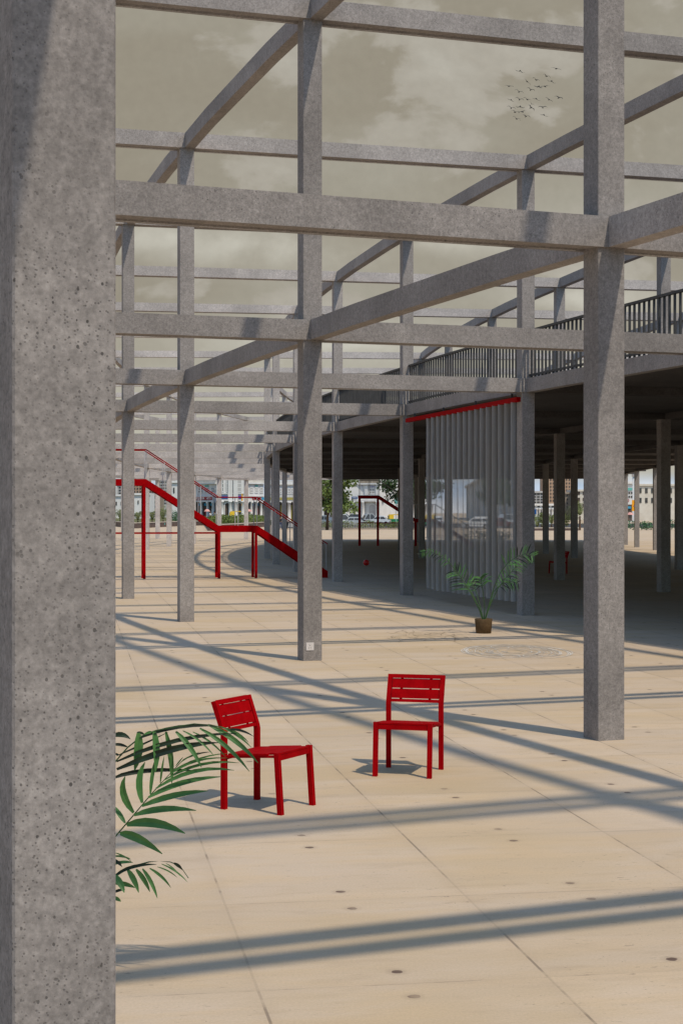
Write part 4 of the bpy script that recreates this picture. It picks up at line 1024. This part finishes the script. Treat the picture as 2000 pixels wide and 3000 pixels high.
def auto(label, loc, rz, c1, c2):
    root = thing('auto_rickshaw', label, 'auto rickshaw', loc, radians(rz), 'auto rickshaws on the street')
    b = MB(); b.sweep([[(x, y, z) for x, z in ((-1.25, .35), (-1.25, .95), (.55, .95), (1.15, .85), (1.35, .45), (1.0, .32))] for y in (-.65, .65)]); b.build('body', c2, root)
    b = MB(); b.sweep([[(x, y * (1 if z < 1.3 else .88), z) for x, z in ((-1.25, .955), (-1.22, 1.55), (-1.0, 1.80), (.75, 1.85), (.95, 1.72), (.55, 1.66), (-.35, 1.66), (-.38, .955))] for y in (-.64, .64)]); b.build('canopy', c1, root)
    b = MB(); b.add([(1.12, -.5, .9), (1.12, .5, .9), (.85, .45, 1.68), (.85, -.45, 1.68)], [(0, 1, 2, 3)]); b.box(-1.27, -1.24, -.22, .22, 1.30, 1.48); b.build('windscreen', GLASS, root)
    wheel(root, -.75, -.55, .24); wheel(root, -.75, .55, .24); wheel(root, 1.0, 0, .24)
    return root
auto('yellow and green auto rickshaw beyond the railing, right of the far stair', cl2(1156, 308), 14, AUTOY, AUTOG)
auto('yellow auto rickshaw in front of the corner building arches', cl2(692, 300, RG), 8, AUTOY, AUTOY)
auto('yellow auto rickshaw at the left edge of the sheer curtain', cl2(1262, 258), 70, AUTOY, AUTOG)

# ---- street furniture
lampo = thing('street_lamp', 'tall thin street lamp with a left arm seen through the sheer curtain', 'street lamp', cl2(1341, 300))
b = MB(); b.tube([(0, 0, 0), (0, 0, 6.6)], [.09, .05], 8); b.build('pole', STEEL, lampo)
b = MB(); b.tube([(0, 0, 6.58), (-.7, 0, 6.68), (-1.15, 0, 6.7)], [.04, .035, .03], 6); b.build('arm', STEEL, lampo)
b = MB(); b.ball((-1.35, 0, 6.68), .28, 12, 6, (1, .5, .3)); b.build('lamp_head', STEEL, lampo)
ws = thing('warning_sign', 'orange warning sign with a red edged triangle on a post, far right gap', 'sign', cl2(1859.5, 190))
b = MB(); b.tube([(0, .06, 0), (0, .06, 3.6)], .045, 8); b.build('post', STEEL, ws)
b = MB(); b.box(-.36, .36, -.02, .02, 2.36, 3.64); b.build('board', ORANGE, ws)
b = MB(); b.add([(-.24, -.026, 2.86), (.24, -.026, 2.86), (0, -.026, 3.32)], [(0, 1, 2)]); b.build('triangle_edge', SIGN_RED, ws)
b = MB(); b.add([(-.165, -.031, 2.90), (.165, -.031, 2.90), (0, -.031, 3.22)], [(0, 1, 2)]); b.build('triangle_field', LETTER, ws)
b = MB(); b.ball((0, -.036, 3.09), .026, 8, 6, (1, .1, 1)); b.bar((0, -.036, 3.06), (-.02, -.036, 2.99), .03); b.bar((-.02, -.036, 2.99), (-.06, -.036, 2.92), .02); b.bar((-.02, -.036, 2.99), (.03, -.036, 2.92), .02); b.bar((0, -.036, 3.04), (.05, -.036, 2.98), .02); b.build('walker_symbol', BLACK, ws)
bo = thing('blue_sign', 'small blue sign board on a post in the first gap right of the curtain', 'sign', cl2(1568, 300))
b = MB(); b.tube([(0, 0, 0), (0, 0, 3.2)], .05, 8); b.build('post', STEEL, bo)
b = MB(); b.box(-.16, .16, -.06, -.055, 1.9, 3.1) if False else b.box(-.18, .18, -.09, -.05, 1.85, 2.75); b.build('board', SIGN_BLUE, bo)
gs = thing('direction_sign', 'small green direction sign on a post right of the far stair', 'sign', cl2(1160, 270))
b = MB(); b.tube([(0, 0, 0), (0, 0, 4.6)], .05, 8); b.build('post', STEEL, gs)
b = MB(); b.box(-.28, .28, -.09, -.05, 3.6, 4.6); b.build('board', SIGN_TEAL, gs)
def umbrella(label, x, z, z0, r):
    root = thing('street_umbrella', label, 'umbrella', cl2(x, z, z0), 0, 'pink street umbrellas')
    b = MB(); b.tube([(0, 0, 0), (0, 0, 2.2)], .025, 6); b.build('pole', STEEL, root)
    b = MB(); n = 8
    rim = [(cos(2*pi*k/n) * r, sin(2*pi*k/n) * r, 1.75) for k in range(n)]; mid = [(cos(2*pi*k/n) * r * .55, sin(2*pi*k/n) * r * .55, 2.08) for k in range(n)]
    b.sweep([rim, mid, [(cos(2*pi*k/n) * .03, sin(2*pi*k/n) * .03, 2.22) for k in range(n)]], cap=False); b.build('canopy', PINK, root)
umbrella('pink street umbrella left of the corner building arches', 606.5, 305, RG, .62)
umbrella('pink street umbrella in front of the right wing of the corner building', 728, 305, RG, .72)
umbrella('pink street umbrella in the far right gap', 1845, 300, 0, .75)

# ---- people
def person(label, loc, rz, shirt, legs, walk=.12):
    root = thing('person', label, 'person', loc, radians(rz), 'people on the street')
    def skin(name, V, E, Rr, mat, par):
        me = bpy.data.meshes.new(name); me.from_pydata(V, E, []); me.materials.append(mat)
        o = bpy.data.objects.new(name, me); COL.objects.link(o); o.parent = par
        md = o.modifiers.new('skin', 'SKIN'); sv = me.skin_vertices[0].data if me.skin_vertices else None
        if sv is None:
            bm = bmesh.new(); bm.from_mesh(me); bm.verts.layers.skin.verify(); bm.to_mesh(me); bm.free(); sv = me.skin_vertices[0].data
        for q, r in zip(sv, Rr): q.radius = r if isinstance(r, tuple) else (r, r)
        sv[0].use_root = True
        o.modifiers.new('smooth', 'SUBSURF').levels = 1
        return o
    s_ = walk
    V = [(0, 0, .95), (0, 0, 1.15), (0, 0, 1.40), (0, 0, 1.50), (0, -.01, 1.60), (0, -.01, 1.68), (-.10, 0, .92), (-.10, -s_ * .6, .50), (-.10, -s_ * .2, .06), (-.10, -s_ * .2 - .12, .03), (.10, 0, .92), (.10, s_ * .3, .50), (.10, s_, .07), (.10, s_ - .12, .03),
         (-.19, 0, 1.40), (-.25, .03, 1.13), (-.26, -.05, .88), (-.26, -.08, .80), (.19, 0, 1.40), (.25, -.03, 1.13), (.25, -.10, .90), (.25, -.12, .82)]
    E = [(0, 1), (1, 2), (2, 3), (3, 4), (4, 5), (0, 6), (6, 7), (7, 8), (8, 9), (0, 10), (10, 11), (11, 12), (12, 13), (2, 14), (14, 15), (15, 16), (16, 17), (2, 18), (18, 19), (19, 20), (20, 21)]
    Rr = [(.15, .10), (.14, .10), (.15, .10), .05, .09, .07, .085, .06, .04, .035, .085, .06, .04, .035, .06, .042, .034, .03, .06, .042, .034, .03]
    body = skin('body', V, E, Rr, SKIN, root)
    skin('shirt', [(0, 0, .98), (0, 0, 1.18), (0, 0, 1.40), (-.20, 0, 1.40), (-.25, .02, 1.20), (.20, 0, 1.40), (.25, -.02, 1.20)], [(0, 1), (1, 2), (2, 3), (3, 4), (2, 5), (5, 6)], [(.19, .13), (.18, .13), (.19, .13), .08, .065, .08, .065], shirt, root)
    skin('trousers', [(0, 0, .95), (-.10, 0, .88), (-.10, -s_ * .6, .50), (-.10, -s_ * .2, .10), (.10, 0, .88), (.10, s_ * .3, .50), (.10, s_, .11)], [(0, 1), (1, 2), (2, 3), (0, 4), (4, 5), (5, 6)], [(.17, .13), .11, .085, .065, .11, .085, .065], legs, root)
    b = MB(); b.ball((0, .012, 1.665), .098, 12, 8, (1, 1.02, .95)); b.build('hair', HAIR, root, True)
    return root
person('person in white shirt and dark trousers behind the hedge, left of the corner block', cl2(616, 262, RG), 60, CLW, CLD)
person('person in a grey blue shirt standing beside the hedge behind the stair landing', cl2(627.5, 268, RG), -30, CLG, CLD)
person('person in a white shirt and black trousers walking between two far deck columns', cl2(842, 216), 40, CLW, CLD, .22)
person('person in dark clothes and blue trousers in the gap left of the walking person', cl2(821.5, 205), -20, CLD, CLJ, .2)
person('tiny person in dark clothes by the white colonnade', cl2(1068, 316), 0, CLD, CLD)
